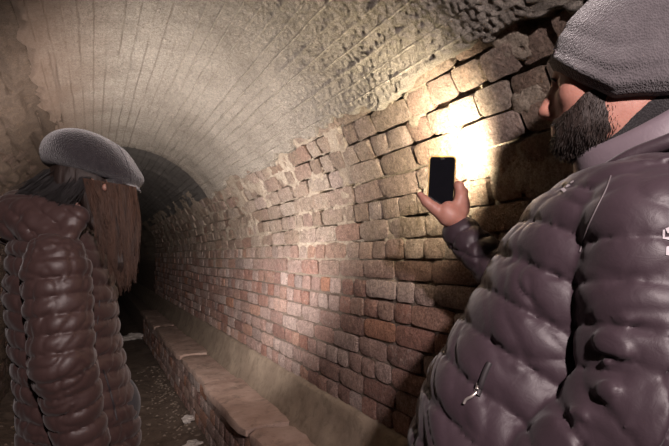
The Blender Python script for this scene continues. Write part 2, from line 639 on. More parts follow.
# ------------------------------------------------------------------ skirting, ledge, floor
LEDX, LEDZ = 0.73, CAM_H - 0.86
ys = ystops((YBACK, 0.8, 0.2), (0.8, 4.0, 0.02), (4, 8, 0.06), (8, YEND, 0.3))
pr = [(WX + 0.02, SKZ + 0.012), (WX - 0.012, SKZ + 0.004), (WX - 0.022, SKZ - 0.012), (WX - 0.03, SKZ - 0.05), (WX - 0.045, SKZ - 0.10), (WX - 0.065, SKZ - 0.15), (WX - 0.09, LEDZ - 0.01), (WX - 0.09, LEDZ - 0.06)]
V = []
for j, (x, z) in enumerate(pr):
    for y in ys:
        a = 0.006 * float(vn(y * 3, j * 0.7, 0, 51)) + 0.003 * float(vn(y * 14, j * 1.3, 0, 52))
        V.append((x - a, y, z + 0.5 * a))
ny = len(ys)
i = np.arange(len(pr) - 1)[:, None] * ny + np.arange(ny - 1)[None, :]
F = np.stack([i, i + ny, i + ny + 1, i + 1], -1).reshape(-1, 4)
skirt = link('baseboard_right', np_mesh('baseboard_right', V, F), M_SKIRT)
tag(skirt, 'sloping concrete skirting at the foot of the right brick wall', 'skirting', kind='structure')

# ledge core
me = bpy.data.meshes.new('brick_ledge')
bm = bmesh.new()
bmesh.ops.create_cube(bm, size=1.0)
for v in bm.verts:
    v.co = Vector((LEDX + 0.012 if v.co.x < 0 else WX + 0.05, YBACK if v.co.y < 0 else YEND, -0.05 if v.co.z < 0 else LEDZ - 0.05))
bm.to_mesh(me); bm.free()
ledge = link('brick_ledge', me, M_MORTAR)
tag(ledge, 'low brick ledge with stone coping along the right wall', 'ledge', kind='structure')


def coping(y0, y1, x0, zt, th, seed):
    """a worn slab, gridded so that its edges can be chipped"""
    r = np.random.RandomState(seed)
    nx, ny_, = 7, max(6, int((y1 - y0) / 0.06))
    gx = np.linspace(x0, WX - 0.05, nx); gy = np.linspace(y0, y1, ny_)
    V, F = [], []
    top = {}
    for a, x in enumerate(gx):
        for b, y in enumerate(gy):
            ed = (a == 0) + (b == 0) + (b == ny_ - 1)
            z = zt + 0.006 * float(vn(x * 12, y * 12, seed, 61)) + 0.004 * float(vn(x * 40, y * 30, seed, 63)) - ((0.004 + 0.012 * r.rand() ** 2) if ed else 0) - 0.012 * (ed == 2)
            xx = x + (0.009 * float(vn(y * 9, seed, 0, 62)) + 0.008 * r.rand() ** 2 if a == 0 else 0) + (0.015 if ed == 2 and a == 0 else 0)
            top[a, b] = len(V); V.append((xx, y, z))
    for a in range(nx - 1):
        for b in range(ny_ - 1):
            F.append((top[a, b], top[a + 1, b], top[a + 1, b + 1], top[a, b + 1]))
    ring = [(a, 0) for a in range(nx)] + [(nx - 1, b) for b in range(1, ny_)] + [(a, ny_ - 1) for a in range(nx - 2, -1, -1)] + [(0, b) for b in range(ny_ - 2, 0, -1)]
    lo1, lo2 = [], []
    for (a, b) in ring:
        x, y, z = V[top[a, b]]
        o = -0.006 if a == 0 else 0
        lo1.append(len(V)); V.append((x + o, y, zt - 0.018))
        lo2.append(len(V)); V.append((x + o + 0.004 * r.rand(), y, zt - th))
    n = len(ring)
    for k in range(n):
        k2 = (k + 1) % n
        F.append((top[ring[k]], lo1[k], lo1[k2], top[ring[k2]])[::-1])
        F.append((lo1[k], lo2[k], lo2[k2], lo1[k2])[::-1])
    return np_mesh('coping_slab', V, F, sharp=True)


yj = [0.2, 1.38, 2.44, 3.44, 4.50, 5.5, 6.5, 7.5, 8.5]
offs = [(0.0, 0.0), (0.012, -0.012), (-0.016, 0.006), (0.010, -0.010), (-0.012, 0.004), (0.006, -0.006), (-0.008, 0.0), (0.0, 0.0)]
for k in range(len(yj) - 1):
    dx, dz = offs[k]
    o = link('coping_slab', coping(yj[k] + 0.006, yj[k + 1] - 0.006, LEDX - 0.012 + dx, LEDZ + dz, 0.052, 70 + k), M_SLAB, ledge)

# bricks of the ledge front
LB = 4
ch = (LEDZ - 0.055) / LB
items = []
for c in range(LB):
    kind = ['header', 'stretcher', 'header', 'stretcher'][c]
    L = (LST if kind == 'stretcher' else LHD) + 0.011
    y = 0.8 + rng.uniform(0, L)
    while y < 8.0:
        m = Matrix(((0, 0, -1), (-1, 0, 0), (0, 1, 0))).to_4x4()
        m.translation = Vector((LEDX + rng.uniform(-0.004, 0.003), y + L / 2, (c + 0.5) * ch + 0.002))
        m = m @ Matrix.Rotation(rng.uniform(-.03, .03), 4, 'X') @ Matrix.Diagonal((rng.uniform(.95, 1.01), ch / HB * 0.90, 1, 1))
        items.append((kind, rng.randrange(7), m, 0, y + L / 2))
        y += L
place_bricks(items, ledge, 120, lambda it: -it[4] if it[4] > 1.9 else -100, 'far_bricks')

# floor
xs = np.concatenate([np.linspace(LX - 0.05, LEDX + 0.02, 70)])
ys = ystops((YBACK, 1.6, 0.15), (1.6, 5.0, 0.022), (5, 9, 0.08), (9, YEND, 0.4))
X, Y = np.meshgrid(xs, ys, indexing='ij')
Z = 0.012 * vn(X * 3, Y * 2.4, 0, 71) + 0.008 * vn(X * 11, Y * 9, 0, 72) + 0.005 * vn(X * 34, Y * 30, 0, 73)
Z += 0.05 * sstep(LX + 0.30, LX, X) + 0.03 * sstep(LEDX - 0.18, LEDX, X)
V = np.stack([X, Y, Z], -1).reshape(-1, 3)
ny = len(ys)
i = np.arange(len(xs) - 1)[:, None] * ny + np.arange(ny - 1)[None, :]
F = np.stack([i, i + ny, i + ny + 1, i + 1], -1).reshape(-1, 4)
floor = link('floor', np_mesh('floor', V, F), M_DIRT)
tag(floor, 'dark trodden earth floor of the tunnel', 'floor', kind='structure')

# ------------------------------------------------------------------ implicit surfaces for the figures
def smin(a, b, k):
    h = np.clip(0.5 + 0.5 * (b - a) / k, 0, 1)
    return b + (a - b) * h - k * h * (1 - h)


def smax(a, b, k):
    return -smin(-a, -b, k)


def capsule(p, a, b, ra, rb):
    a = np.asarray(a, np.float32); b = np.asarray(b, np.float32)
    ba = b - a
    t = np.clip(((p - a) @ ba) / float(ba @ ba), 0, 1)
    q = p - a - t[:, None] * ba
    return np.sqrt((q * q).sum(1)) - (ra + (rb - ra) * t), t, q


def ellipsoid(p, c, r, R=None):
    q = p - np.asarray(c, np.float32)
    if R is not None:
        q = q @ np.asarray(R, np.float32).T
    r = np.asarray(r, np.float32)
    k0 = np.sqrt(((q / r) ** 2).sum(1)) + 1e-6
    k1 = np.sqrt(((q / (r * r)) ** 2).sum(1)) + 1e-6
    return k0 * (k0 - 1) / k1


def bulge(q, pitch):
    """quilted row: 0 on the seam, 1 in the middle"""
    f = q / pitch
    f = f - np.floor(f)
    return np.sqrt(np.maximum(0, 1 - (2 * f - 1) ** 2))


def wrinkle(p, q, pitch, seed, amp=0.003):
    f = q / pitch
    f = np.abs(f - np.round(f)) * 2           # 0 at seams, 1 between
    x = 0.36 * p[:, 0] + 0.48 * p[:, 1] - 0.80 * p[:, 2]
    y = -0.80 * p[:, 0] + 0.60 * p[:, 1]
    z = 0.48 * p[:, 0] + 0.64 * p[:, 1] + 0.60 * p[:, 2]
    # puckers along the stitching
    a = vn(x * 90, y * 90, z * 90, seed) * (1 - f) ** 2 * amp * 0.7
    # tension folds across the panels
    wv = vn(x * 7, y * 7, z * 7, seed + 3)
    g = vn(x * 26 + 1.5 * wv, y * 9, z * 9 + 2 * wv, seed + 1)
    g2 = vn(x * 13, y * 30 + 1.5 * wv, z * 11, seed + 2)
    return a + ((1 - np.abs(g)) ** 5 - 0.15) * amp * 1.0 + ((1 - np.abs(g2)) ** 5 - 0.15) * amp * 0.7 + wv * amp * 0.6


def chain(p, pts, rads, pitch=None, amp=0.0, phase=0.0, seed=0, wr=0.003):
    best = None
    acc = 0.0
    for k in range(len(pts) - 1):
        d, t, q = capsule(p, pts[k], pts[k + 1], rads[k], rads[k + 1])
        ln = float(np.linalg.norm(np.asarray(pts[k + 1]) - np.asarray(pts[k])))
        s = acc + t * ln
        acc += ln
        if best is None:
            best, arc = d, s
        else:
            m = d < best
            arc = np.where(m, s, arc)
            best = smin(best, d, 0.015)
    if pitch:
        arc = arc + phase
        best = best - amp * bulge(arc, pitch) + wrinkle(p, arc, pitch, seed, wr)
    return best


def loft(p, tab, fwd, pitch=None, amp=0.0, tilt=0.0, phase=0.0, seed=0, wr=0.003, ex=2.3):
    """stack of ellipses: rows (z, cx, cy, half depth, half width), z rising"""
    tab = np.array(sorted(tab, key=lambda r: r[0]))
    z = p[:, 2]
    cx = np.interp(z, tab[:, 0], tab[:, 1]); cy = np.interp(z, tab[:, 0], tab[:, 2])
    a = np.interp(z, tab[:, 0], tab[:, 3]); b = np.interp(z, tab[:, 0], tab[:, 4])
    dx, dy = p[:, 0] - cx, p[:, 1] - cy
    x = dx * fwd[0] + dy * fwd[1]
    y = -dx * fwd[1] + dy * fwd[0]
    k = (np.abs(x / a) ** ex + np.abs(y / b) ** ex) ** (1 / ex)
    d = (k - 1) * np.minimum(a, b)
    if pitch:
        q = z - tilt * x + phase
        d = d - amp * bulge(q, pitch) + wrinkle(p, q, pitch, seed, wr)
    d = smax(d, z - tab[-1, 0], 0.03)
    return smax(d, tab[0, 0] - z, 0.015)


def sdf_mesh(name, fn, lo, hi, h, mat, parent=None):
    lo = np.asarray(lo, float); hi = np.asarray(hi, float)
    B = 10
    nb = np.ceil((hi - lo) / (h * B)).astype(int)
    N = nb * B
    val = np.empty(N, np.float32)
    bi = np.stack(np.meshgrid(*[np.arange(n) for n in nb], indexing='ij'), -1).reshape(-1, 3)
    cen = lo + (bi * B + (B - 1) / 2) * h
    dc = fn(cen.astype(np.float32))
    act = np.abs(dc) < B * h * 0.87 * 1.6 + 0.02
    v6 = val.reshape(nb[0], B, nb[1], B, nb[2], B)
    v6[:] = np.sign(dc).reshape(nb)[:, None, :, None, :, None] + 0.0
    ab = bi[act]
    g = np.stack(np.meshgrid(np.arange(B), np.arange(B), np.arange(B), indexing='ij'), -1).reshape(-1, 3)
    for c in range(0, len(ab), 300):
        blk = ab[c:c + 300]
        pts = (lo + (blk[:, None, :] * B + g[None]) * h).reshape(-1, 3).astype(np.float32)
        d = fn(pts).reshape(len(blk), B, B, B)
        v6[blk[:, 0], :, blk[:, 1], :, blk[:, 2], :] = d
    val[0] = val[-1] = 1; val[:, 0] = val[:, -1] = 1; val[:, :, 0] = val[:, :, -1] = 1
    ins = val < 0
    cnt = np.zeros(N - 1, np.int8)
    cor = [(i, j, k) for i in (0, 1) for j in (0, 1) for k in (0, 1)]
    for i, j, k in cor:
        cnt += ins[i:N[0] - 1 + i, j:N[1] - 1 + j, k:N[2] - 1 + k]
    cells = np.argwhere((cnt > 0) & (cnt < 8))
    cv = np.stack([val[cells[:, 0] + i, cells[:, 1] + j, cells[:, 2] + k] for i, j, k in cor], 1)
    acc = np.zeros((len(cells), 3)); num = np.zeros(len(cells))
    for a in range(8):
        for b in range(a + 1, 8):
            df = [cor[b][q] - cor[a][q] for q in range(3)]
            if sum(map(abs, df)) != 1: continue
            va, vb = cv[:, a], cv[:, b]
            m = (va < 0) != (vb < 0)
            t = np.where(m, va / np.where(m, va - vb, 1), 0)
            acc += np.where(m[:, None], np.array(cor[a]) + t[:, None] * np.array(df), 0)
            num += m
    V = lo + (cells + acc / num[:, None]) * h
    idx = np.full(N - 1, -1, np.int32)
    idx[cells[:, 0], cells[:, 1], cells[:, 2]] = np.arange(len(cells))
    F = []
    for ax in range(3):
        o1, o2 = [(1, 2), (2, 0), (0, 1)][ax]
        sl0 = [slice(1, -1)] * 3; sl1 = [slice(1, -1)] * 3
        sl0[ax] = slice(0, -1); sl1[ax] = slice(1, None)
        e = np.argwhere(ins[tuple(sl0)] != ins[tuple(sl1)])
        off = np.array([1, 1, 1]); off[ax] = 0
        e = e + off
        flip = ins[e[:, 0], e[:, 1], e[:, 2]]
        q = []
        for s1, s2 in ((-1, -1), (0, -1), (0, 0), (-1, 0)):
            c = e.copy(); c[:, o1] += s1; c[:, o2] += s2
            q.append(idx[c[:, 0], c[:, 1], c[:, 2]])
        q = np.stack(q, 1)
        q = np.where(flip[:, None], q, q[:, ::-1])
        F.append(q)
    F = np.concatenate(F)
    F = F[(F >= 0).all(1)]
    return link(name, np_mesh(name, V, F), mat, parent)


def frame(f, up=(0, 0, 1)):
    """rows: forward, left, up"""
    f = np.asarray(f, float); f = f / np.linalg.norm(f)
    l = np.cross(up, f); l /= np.linalg.norm(l)
    return np.array([f, l, np.cross(f, l)])


def rdir(r, f, u=0.0):
    """direction given as right / away / up of the viewer"""
    d = RT * r + FWH * f + np.array([0, 0, 1.0]) * u
    return d / np.linalg.norm(d)


def revolve(name, C, e1, e2, e3, profile, a, b, mat, parent, n=64, lift=None, closed=True):
    """closed profile [(dr, h)] swept round an ellipse a x b; lift(theta) adds to the height"""
    V, F = [], []
    m = len(profile)
    for k in range(n):
        t = 2 * math.pi * k / n
        lf = lift(t) if lift else (0, 0)
        for dr, h in profile:
            V.append(C + e1 * (a + dr + lf[0]) * math.cos(t) + e2 * (b + dr + lf[0]) * math.sin(t) + e3 * (h + lf[1]))
    for k in range(n):
        for j in range(m if closed else m - 1):
            j2 = (j + 1) % m
            F.append((k * m + j, ((k + 1) % n) * m + j, ((k + 1) % n) * m + j2, k * m + j2))
    return link(name, np_mesh(name, V, F), mat, parent)


def tube_data(pts, rad, n=5):
    pts = np.asarray(pts, float)
    m = len(pts)
    tg = np.gradient(pts, axis=0)
    tg /= np.linalg.norm(tg, axis=1)[:, None] + 1e-9
    ref = np.array([0.31, 0.77, 0.2])
    u = np.cross(tg, ref); u /= np.linalg.norm(u, axis=1)[:, None] + 1e-9
    w_ = np.cross(tg, u)
    rad = np.broadcast_to(rad, (m,))
    th = np.arange(n) / n * 2 * math.pi
    V = pts[:, None, :] + rad[:, None, None] * (np.cos(th)[None, :, None] * u[:, None, :] + np.sin(th)[None, :, None] * w_[:, None, :])
    i = np.arange(m - 1)[:, None] * n; j = np.arange(n)[None, :]
    F = np.stack([i + j, i + (j + 1) % n, i + n + (j + 1) % n, i + n + j], -1).reshape(-1, 4)
    return V.reshape(-1, 3), F


def join_data(parts):
    VV, FF, n = [], [], 0
    for V, F in parts:
        VV.append(V); FF.append(F + n); n += len(V)
    return np.concatenate(VV), np.concatenate(FF)


def tube(name, pts, rad, mat, parent=None, n=8):
    V, F = tube_data(pts, rad, n)
    return link(name, np_mesh(name, V, F), mat, parent)


def smooth_path(pts, n=24):
    """Catmull-Rom"""
    pts = [np.asarray(p, float) for p in pts]
    pts = [2 * pts[0] - pts[1]] + pts + [2 * pts[-1] - pts[-2]]
    out = []
    seg = len(pts) - 3
    for k in range(n + 1):
        t = k / n * seg
        i = min(int(t), seg - 1); t -= i
        p0, p1, p2, p3 = pts[i:i + 4]
        out.append(0.5 * (2 * p1 + (p2 - p0) * t + (2 * p0 - 5 * p1 + 4 * p2 - p3) * t * t + (3 * p1 - p0 - 3 * p2 + p3) * t ** 3))
    return np.array(out)


def bvh_of(o):
    me = o.data
    return BVHTree.FromPolygons([v.co[:] for v in me.vertices], [p.vertices[:] for p in me.polygons])


def on_surface(tree, u, v, lift=0.0):
    d = P(u, v, 1.0) - CAM
    d /= np.linalg.norm(d)
    loc, nor, i, dist = tree.ray_cast(Vector(CAM), Vector(d))
    if loc is None:
        return None
    n = np.array(nor)
    if n @ d > 0: n = -n
    return np.array(loc) + n * lift


def seam(name, tree, px, rad, mat, parent, lift=0.0, n=26):
    path = smooth_path([(u, v, 0) for u, v in px], n)
    pts = [on_surface(tree, u, v, lift) for u, v, _ in path]
    pts = [p for p in pts if p is not None]
    cut = [k for k in range(1, len(pts)) if abs((pts[k] - pts[k - 1]) @ FW) > 0.012]
    if cut: pts = pts[:cut[0]]
    if len(pts) > 3:
        pts = np.array(pts)
        pts[1:-1] = (pts[:-2] + 2 * pts[1:-1] + pts[2:]) / 4
        return tube(name, pts, rad, mat, parent, 6)


def decal(name, tree, quads, mat, parent, lift=0.0012):
    """embroidered mark sewn on the cloth, each quad given by its corners"""
    V, F = [], []
    for q in quads:
        K = 4
        grid = {}
        for a in range(K + 1):
            for b in range(K + 1):
                s, t = a / K, b / K
                c = [(1 - s) * (1 - t) * q[0][i] + s * (1 - t) * q[1][i] + s * t * q[2][i] + (1 - s) * t * q[3][i] for i in (0, 1)]
                p = on_surface(tree, c[0], c[1], lift)
                if p is None: p = on_surface(tree, c[0] - 3, c[1], lift)
                if p is None: return None
                grid[a, b] = len(V); V.append(p)
        for a in range(K):
            for b in range(K):
                F.append((grid[a, b], grid[a + 1, b], grid[a + 1, b + 1], grid[a, b + 1]))
    return link(name, np_mesh(name, V, F), mat, parent)


# ------------------------------------------------------------------ cloth, skin, hair
def nylon(name, a, b, rough=0.42, sc=1.0):
    t = NT(name)
    c = t.ramp(t.noise(9 * sc, 5, 0.6), [(0.3, a), (0.7, b)])
    h = t.math('ADD', t.noise(60 * sc, 6, 0.65, dist=0.8), t.math('MULTIPLY', t.noise(900, 2), 0.12))
    return t.out(c, rough, t.bump(h, 0.16, 0.005), 0.30, **{'Sheen Weight': 0.10, 'Sheen Roughness': 0.4})


def knit(name, a, b, freq=260.0):
    t = NT(name)
    c = t.ramp(t.noise(70, 6, 0.7), [(0.3, a), (0.7, b)])
    v = t.n('ShaderNodeTexVoronoi'); v.inputs['Scale'].default_value = freq
    t.l(t.map((1, 1, 0.7)), v.inputs['Vector'])
    h = t.math('ADD', v.outputs['Distance'], t.noise(220, 5, 0.7))
    return t.out(c, 0.95, t.bump(h, 0.6, 0.004), 0.15, **{'Sheen Weight': 0.5, 'Sheen Roughness': 0.5})


def skin(name, a, b):
    t = NT(name)
    c = t.ramp(t.noise(38, 6, 0.6), [(0.3, a), (0.7, b)])
    return t.out(c, 0.5, t.bump(t.noise(260, 4, 0.6), 0.2, 0.003), 0.4, **{'Subsurface Weight': 0.12, 'Subsurface Scale': 0.01})


def plain(name, c, rough=0.6, spec=0.4, metal=0.0, bump=None):
    t = NT(name)
    cc = t.mix(t.rng(t.noise(60, 4), 0.3, 0.7), tuple(x * 0.88 for x in c), c)
    n = t.bump(t.noise(bump, 5, 0.7), 0.4, 0.004) if bump else None
    return t.out(cc, rough, n, spec, Metallic=metal)


M_MJ = nylon('man_jacket_nylon', (0.027, 0.0165, 0.0215), (0.036, 0.0235, 0.0295), 0.50)
M_MY = nylon('man_yoke_nylon', (0.115, 0.092, 0.090), (0.14, 0.112, 0.108), 0.38)
M_MC = nylon('man_collar_nylon', (0.11, 0.085, 0.10), (0.14, 0.11, 0.125), 0.5)
M_WJ = nylon('woman_jacket_nylon', (0.036, 0.0195, 0.0180), (0.046, 0.0265, 0.0245), 0.48)
M_FLEECE = knit('black_fleece', (0.006, 0.005, 0.006), (0.012, 0.010, 0.011), 400)
M_BEANIE = knit('grey_knit', (0.052, 0.045, 0.049), (0.082, 0.072, 0.077), 420)
M_TWEED = knit('dark_tweed', (0.012, 0.010, 0.012), (0.028, 0.024, 0.027), 300)
M_SKINM = skin('skin_man', (0.28, 0.125, 0.095), (0.35, 0.17, 0.13))
M_SKINW = skin('skin_woman', (0.18, 0.09, 0.07), (0.23, 0.12, 0.09))
M_WHITE = plain('white_thread', (0.40, 0.36, 0.38), 0.7, bump=500)
M_ZIP = plain('zip_metal', (0.66, 0.60, 0.57), 0.3, 0.6, 0.8)
M_DARKTAPE = plain('dark_zip_tape', (0.022, 0.018, 0.02), 0.6)
M_PIPE = plain('piping', (0.09, 0.075, 0.08), 0.6)
M_TROUSER = nylon('dark_trousers', (0.022, 0.022, 0.026), (0.035, 0.034, 0.040), 0.8)
M_BOOT = plain('boot_leather', (0.030, 0.022, 0.018), 0.5, bump=90)
M_SOLE = plain('boot_sole', (0.015, 0.014, 0.014), 0.8)


def hair_mat(name, a, b):
    t = NT(name)
    c = t.ramp(t.noise(1.0, 4, 0.7, vec=t.map((90, 90, 6))), [(0.3, a), (0.7, b)])
    h = t.noise(1.0, 4, 0.7, vec=t.map((420, 420, 16)))
    return t.out(c, 0.55, t.bump(h, 0.5, 0.004), 0.35)


M_HAIRW = hair_mat('brown_hair', (0.022, 0.011, 0.007), (0.070, 0.034, 0.021))
M_HAIRB = hair_mat('brown_hair_shaded', (0.009, 0.005, 0.004), (0.020, 0.011, 0.008))  # shade between the strands, put into the colour of the hair mass
M_HAIRD = hair_mat('dark_hair', (0.004, 0.003, 0.003), (0.009, 0.006, 0.006))
M_BEARD = hair_mat('beard_hair', (0.010, 0.006, 0.005), (0.032, 0.021, 0.017))


def boots_and_legs(root, hips, knees, ankles, fwd, trs, boot_len, h):
    """trousers and a pair of boots for a figure"""
    hc = (np.asarray(hips[0]) + np.asarray(hips[1])) / 2

    def tf(p):
        d = ellipsoid(p, hc + np.array([0, 0, 0.03]), (0.16, 0.16, 0.13))
        for k in (0, 1):
            dl = chain(p, [hips[k], knees[k], ankles[k]], [0.092, 0.070, 0.058], 0.09, 0.003, 0, 90 + k, 0.004)
            d = smin(d, dl, 0.03)
        return d
    allp = np.array(list(hips) + list(knees) + list(ankles))
    sdf_mesh('trousers', tf, allp.min(0) - 0.22, allp.max(0) + 0.22, h, M_TROUSER, root)
    for k in (0, 1):
        a = np.asarray(ankles[k], float)
        f = np.array([fwd[0], fwd[1], 0.0])
        heel = np.array([a[0], a[1], 0.05]) - f * 0.03
        toe = np.array([a[0], a[1], 0.048]) + f * (boot_len - 0.07)

        def bf(p):
            d = capsule(p, heel, toe, 0.043, 0.040)[0]
            d = smin(d, capsule(p, heel + np.array([0, 0, 0.02]), a + np.array([0, 0, 0.06]), 0.045, 0.056)[0], 0.03)
            return np.maximum(d, 0.026 - p[:, 2])

        def sf(p):
            d = capsule(p, heel, toe, 0.050, 0.046)[0]
            return np.maximum(np.maximum(d, p[:, 2] - 0.030), 0.004 - p[:, 2])
        lo = np.minimum(heel, toe) - 0.08; hi = np.maximum(heel, toe) + 0.08
        lo[2] = -0.02; hi[2] = a[2] + 0.14
        b = sdf_mesh('boot', bf, lo, hi, 0.008, M_BOOT, root)
        b2 = sdf_mesh('sole', sf, lo, hi, 0.008, M_SOLE)
        b2.parent = b


def head_sdf(p, C, R, s=1.0, ears=True):
    q = ((p - np.asarray(C, np.float32)) @ np.asarray(R, np.float32).T) / np.float32(s)
    d = ellipsoid(q, (-0.012, 0, 0.035), (0.100, 0.078, 0.098))
    d = smin(d, ellipsoid(q, (0.030, 0, -0.030), (0.064, 0.060, 0.088)), 0.03)
    d = smin(d, ellipsoid(q, (0.066, 0, -0.096), (0.026, 0.028, 0.022)), 0.03)
    d = smin(d, ellipsoid(q, (0.02, 0, -0.075), (0.055, 0.055, 0.035)), 0.03)
    for sd in (-1, 1):
        d = smin(d, capsule(q, (0.082, 0.010 * sd, 0.020), (0.068, 0.047 * sd, 0.020), 0.012, 0.010)[0], 0.014)
        d = smin(d, ellipsoid(q, (0.054, 0.042 * sd, -0.028), (0.024, 0.020, 0.020)), 0.02)
        d = smax(d, -ellipsoid(q, (0.094, 0.031 * sd, -0.001), (0.017, 0.017, 0.012)), 0.010)
        d = smin(d, ellipsoid(q, (0.0725, 0.032 * sd, -0.001), (0.0125, 0.0135, 0.0115)), 0.003)
        if ears: d = smin(d, ellipsoid(q, (-0.010, 0.077 * sd, -0.012), (0.018, 0.009, 0.031)), 0.008)
        d = smin(d, ellipsoid(q, (0.094, 0.011 * sd, -0.047), (0.011, 0.008, 0.008)), 0.007)
    d = smin(d, capsule(q, (0.086, 0, 0.012), (0.108, 0, -0.040), 0.0085, 0.0125)[0], 0.012)
    d = smin(d, ellipsoid(q, (0.086, 0, -0.071), (0.012, 0.023, 0.006)), 0.008)
    d = smin(d, ellipsoid(q, (0.084, 0, -0.082), (0.012, 0.020, 0.006)), 0.007)
    return d * s


# ================================================================== the man
MF = rdir(-0.97, 0.26)                    # chest direction
MF2 = MF[:2] / np.linalg.norm(MF[:2])
man = empty('person', (float(P(530, 560, 0.8)[0]), float(P(530, 560, 0.8)[1]), 0.0))
tag(man, 'bearded man in grey beanie and mauve-grey quilted jacket holding up a lit phone', 'person')

M_NOSE_DIR = rdir(-0.82, 0.56, 0.06)
HR = frame(M_NOSE_DIR)
HC = P(619, 80, 0.77)
NECK0 = P(640, 150, 0.785)
m_tab = []
for v, uc, d, a, b in ((163, 636, 0.745, 0.05, 0.10), (178, 630, 0.755, 0.09, 0.155), (200, 615, 0.77, 0.115, 0.17), (240, 596, 0.78, 0.135, 0.166),
                       (290, 580, 0.78, 0.150, 0.164), (335, 562, 0.78, 0.165, 0.164), (380, 541, 0.78, 0.175, 0.172),
                       (440, 523, 0.78, 0.175, 0.205), (520, 525, 0.78, 0.17, 0.205), (580, 525, 0.78, 0.155, 0.195)):
    c = P(uc, v, d)
    m_tab.append((c[2], c[0], c[1], a, b))
e1 = -0.86 * RT - 0.42 * UP + 0.30 * FWH; e1 /= np.linalg.norm(e1)
e2 = -0.20 * RT - 0.97 * FWH; e2 = e2 - e1 * (e2 @ e1); e2 /= np.linalg.norm(e2)
e3 = np.cross(e1, e2)
if e3[2] < 0: e3 = -e3
CC = P(638, 121, 0.775)
L_SH, L_EL, L_WR = P(652, 232, 0.615), P(644, 412, 0.56), P(520, 500, 0.62)
R_SH, R_EL, R_WR = P(588, 222, 0.96), P(529, 306, 1.175), P(462, 233, 1.330)
L_HAND = P(474, 530, 0.67)


def man_jacket(p):
    d = loft(p, m_tab, MF2, 0.058, 0.0105, 0.45, 0.01, 201, 0.0045)
    al = chain(p, [L_SH, L_EL, L_WR], [0.077, 0.069, 0.050], 0.051, 0.0065, 0.02, 211, 0.0042)
    ar = chain(p, [R_SH, R_EL, R_WR], [0.074, 0.060, 0.046], 0.045, 0.007, 0.0, 221, 0.0065)
    # gathered folds inside the bent elbow
    r_ = np.sqrt(((p - L_EL.astype(np.float32)) ** 2).sum(1))
    fd = (p - L_EL) @ (0.80 * RT - 0.25 * UP + 0.3 * FWH)
    fw = vn(p[:, 0] * 12, p[:, 1] * 12, p[:, 2] * 12, 231)
    al = al - 0.0055 * np.sin(fd * 250 + 3.0 * fw) * sstep(0.15, 0.05, r_) * sstep(-0.5, 0.4, fw + 0.3)
    d = smin(d, ar, 0.035)
    d = smin(d, al, 0.005)
    # opening at the neck, cuffs
    d = smin(d, capsule(p, CC - e3 * 0.17, CC - e3 * 0.085, 0.115, 0.088)[0], 0.03)
    return smax(d, -(capsule(p, CC - e3 * 0.03, HC, 0.085, 0.09)[0]), 0.01)
    return d


lo = np.min([r[1:3] + (r[0],) for r in [tuple(x) for x in m_tab]], 0) - 0.28
hi = np.max([r[1:3] + (r[0],) for r in [tuple(x) for x in m_tab]], 0) + 0.28
allp = np.array([L_SH, L_EL, L_WR, R_SH, R_EL, R_WR])
lo = np.minimum(lo, allp.min(0) - 0.12); hi = np.maximum(hi, allp.max(0) + 0.12)
m_jacket = sdf_mesh('jacket', man_jacket, lo, hi, 0.0042, M_MJ, man)
m_tree = bvh_of(m_jacket)

# right hand, its back to the viewer, closed round the lower end of the phone
HD = 1.316
PALM = [P(460, 228, HD + 0.012), P(452, 217, HD), P(446, 209, HD)]


def man_body(p):
    d = head_sdf(p, HC, HR, 1.0, False)
    d = smin(d, capsule(p, HC - HR[2] * 0.05 - HR[0] * 0.02, NECK0 - np.array([0, 0, 0.05]), 0.058, 0.066)[0], 0.03)
    tors = np.array(m_tab)
    cs = [np.array([r[1], r[2], r[0]]) for r in m_tab]
    d = smin(d, capsule(p, cs[3], cs[6], 0.10, 0.11)[0], 0.05)
    d = smin(d, capsule(p, cs[6], cs[9], 0.11, 0.11)[0], 0.05)
    d = smin(d, capsule(p, NECK0 - np.array([0, 0, 0.03]), cs[3], 0.05, 0.08)[0], 0.04)
    d = smin(d, capsule(p, cs[3], L_SH, 0.07, 0.05)[0], 0.03)
    d = smin(d, capsule(p, cs[3], R_SH, 0.07, 0.05)[0], 0.03)
    d = smin(d, chain(p, [L_SH, L_EL, L_WR], [0.05, 0.042, 0.03]), 0.02)
    d = smin(d, chain(p, [R_SH, R_EL, R_WR], [0.05, 0.042, 0.027]), 0.02)
    # left hand
    d = smin(d, capsule(p, L_WR, L_HAND, 0.028, 0.036)[0], 0.02)
    for k in range(4):
        a = L_HAND + UP * (0.028 - 0.019 * k)
        d = smin(d, chain(p, [a, a - RT * 0.045 + FWH * 0.012, a - RT * 0.05 + FWH * 0.045], [0.010, 0.009, 0.008]), 0.004)
    d = smin(d, chain(p, [L_WR * 0.5 + L_HAND * 0.5, L_HAND + UP * 0.045, L_HAND + UP * 0.05 - RT * 0.03], [0.014, 0.011, 0.009]), 0.008)
    # right palm
    d = smin(d, chain(p, [R_WR, PALM[0], PALM[1]], [0.027, 0.025, 0.027]), 0.015)
    d = smin(d, ellipsoid(p, PALM[1] * 0.5 + PALM[2] * 0.5, (0.031, 0.024, 0.033)), 0.012)
    for pts, rr in FINGERS:
        d = smin(d, chain(p, pts, rr), 0.006)
    d = smin(d, capsule(p, cs[9], LEGS[0][0], 0.10, 0.07)[0], 0.04)
    d = smin(d, capsule(p, cs[9], LEGS[0][1], 0.10, 0.07)[0], 0.04)
    for k in (0, 1):
        d = smin(d, chain(p, [LEGS[0][k], LEGS[1][k], LEGS[2][k]], [0.07, 0.052, 0.042]), 0.02)
        d = smin(d, capsule(p, LEGS[2][k], LEGS[2][k] * np.array([1, 1, 0]) + np.array([MF2[0] * 0.12, MF2[1] * 0.12, 0.055]), 0.035, 0.022)[0], 0.02)
    return d


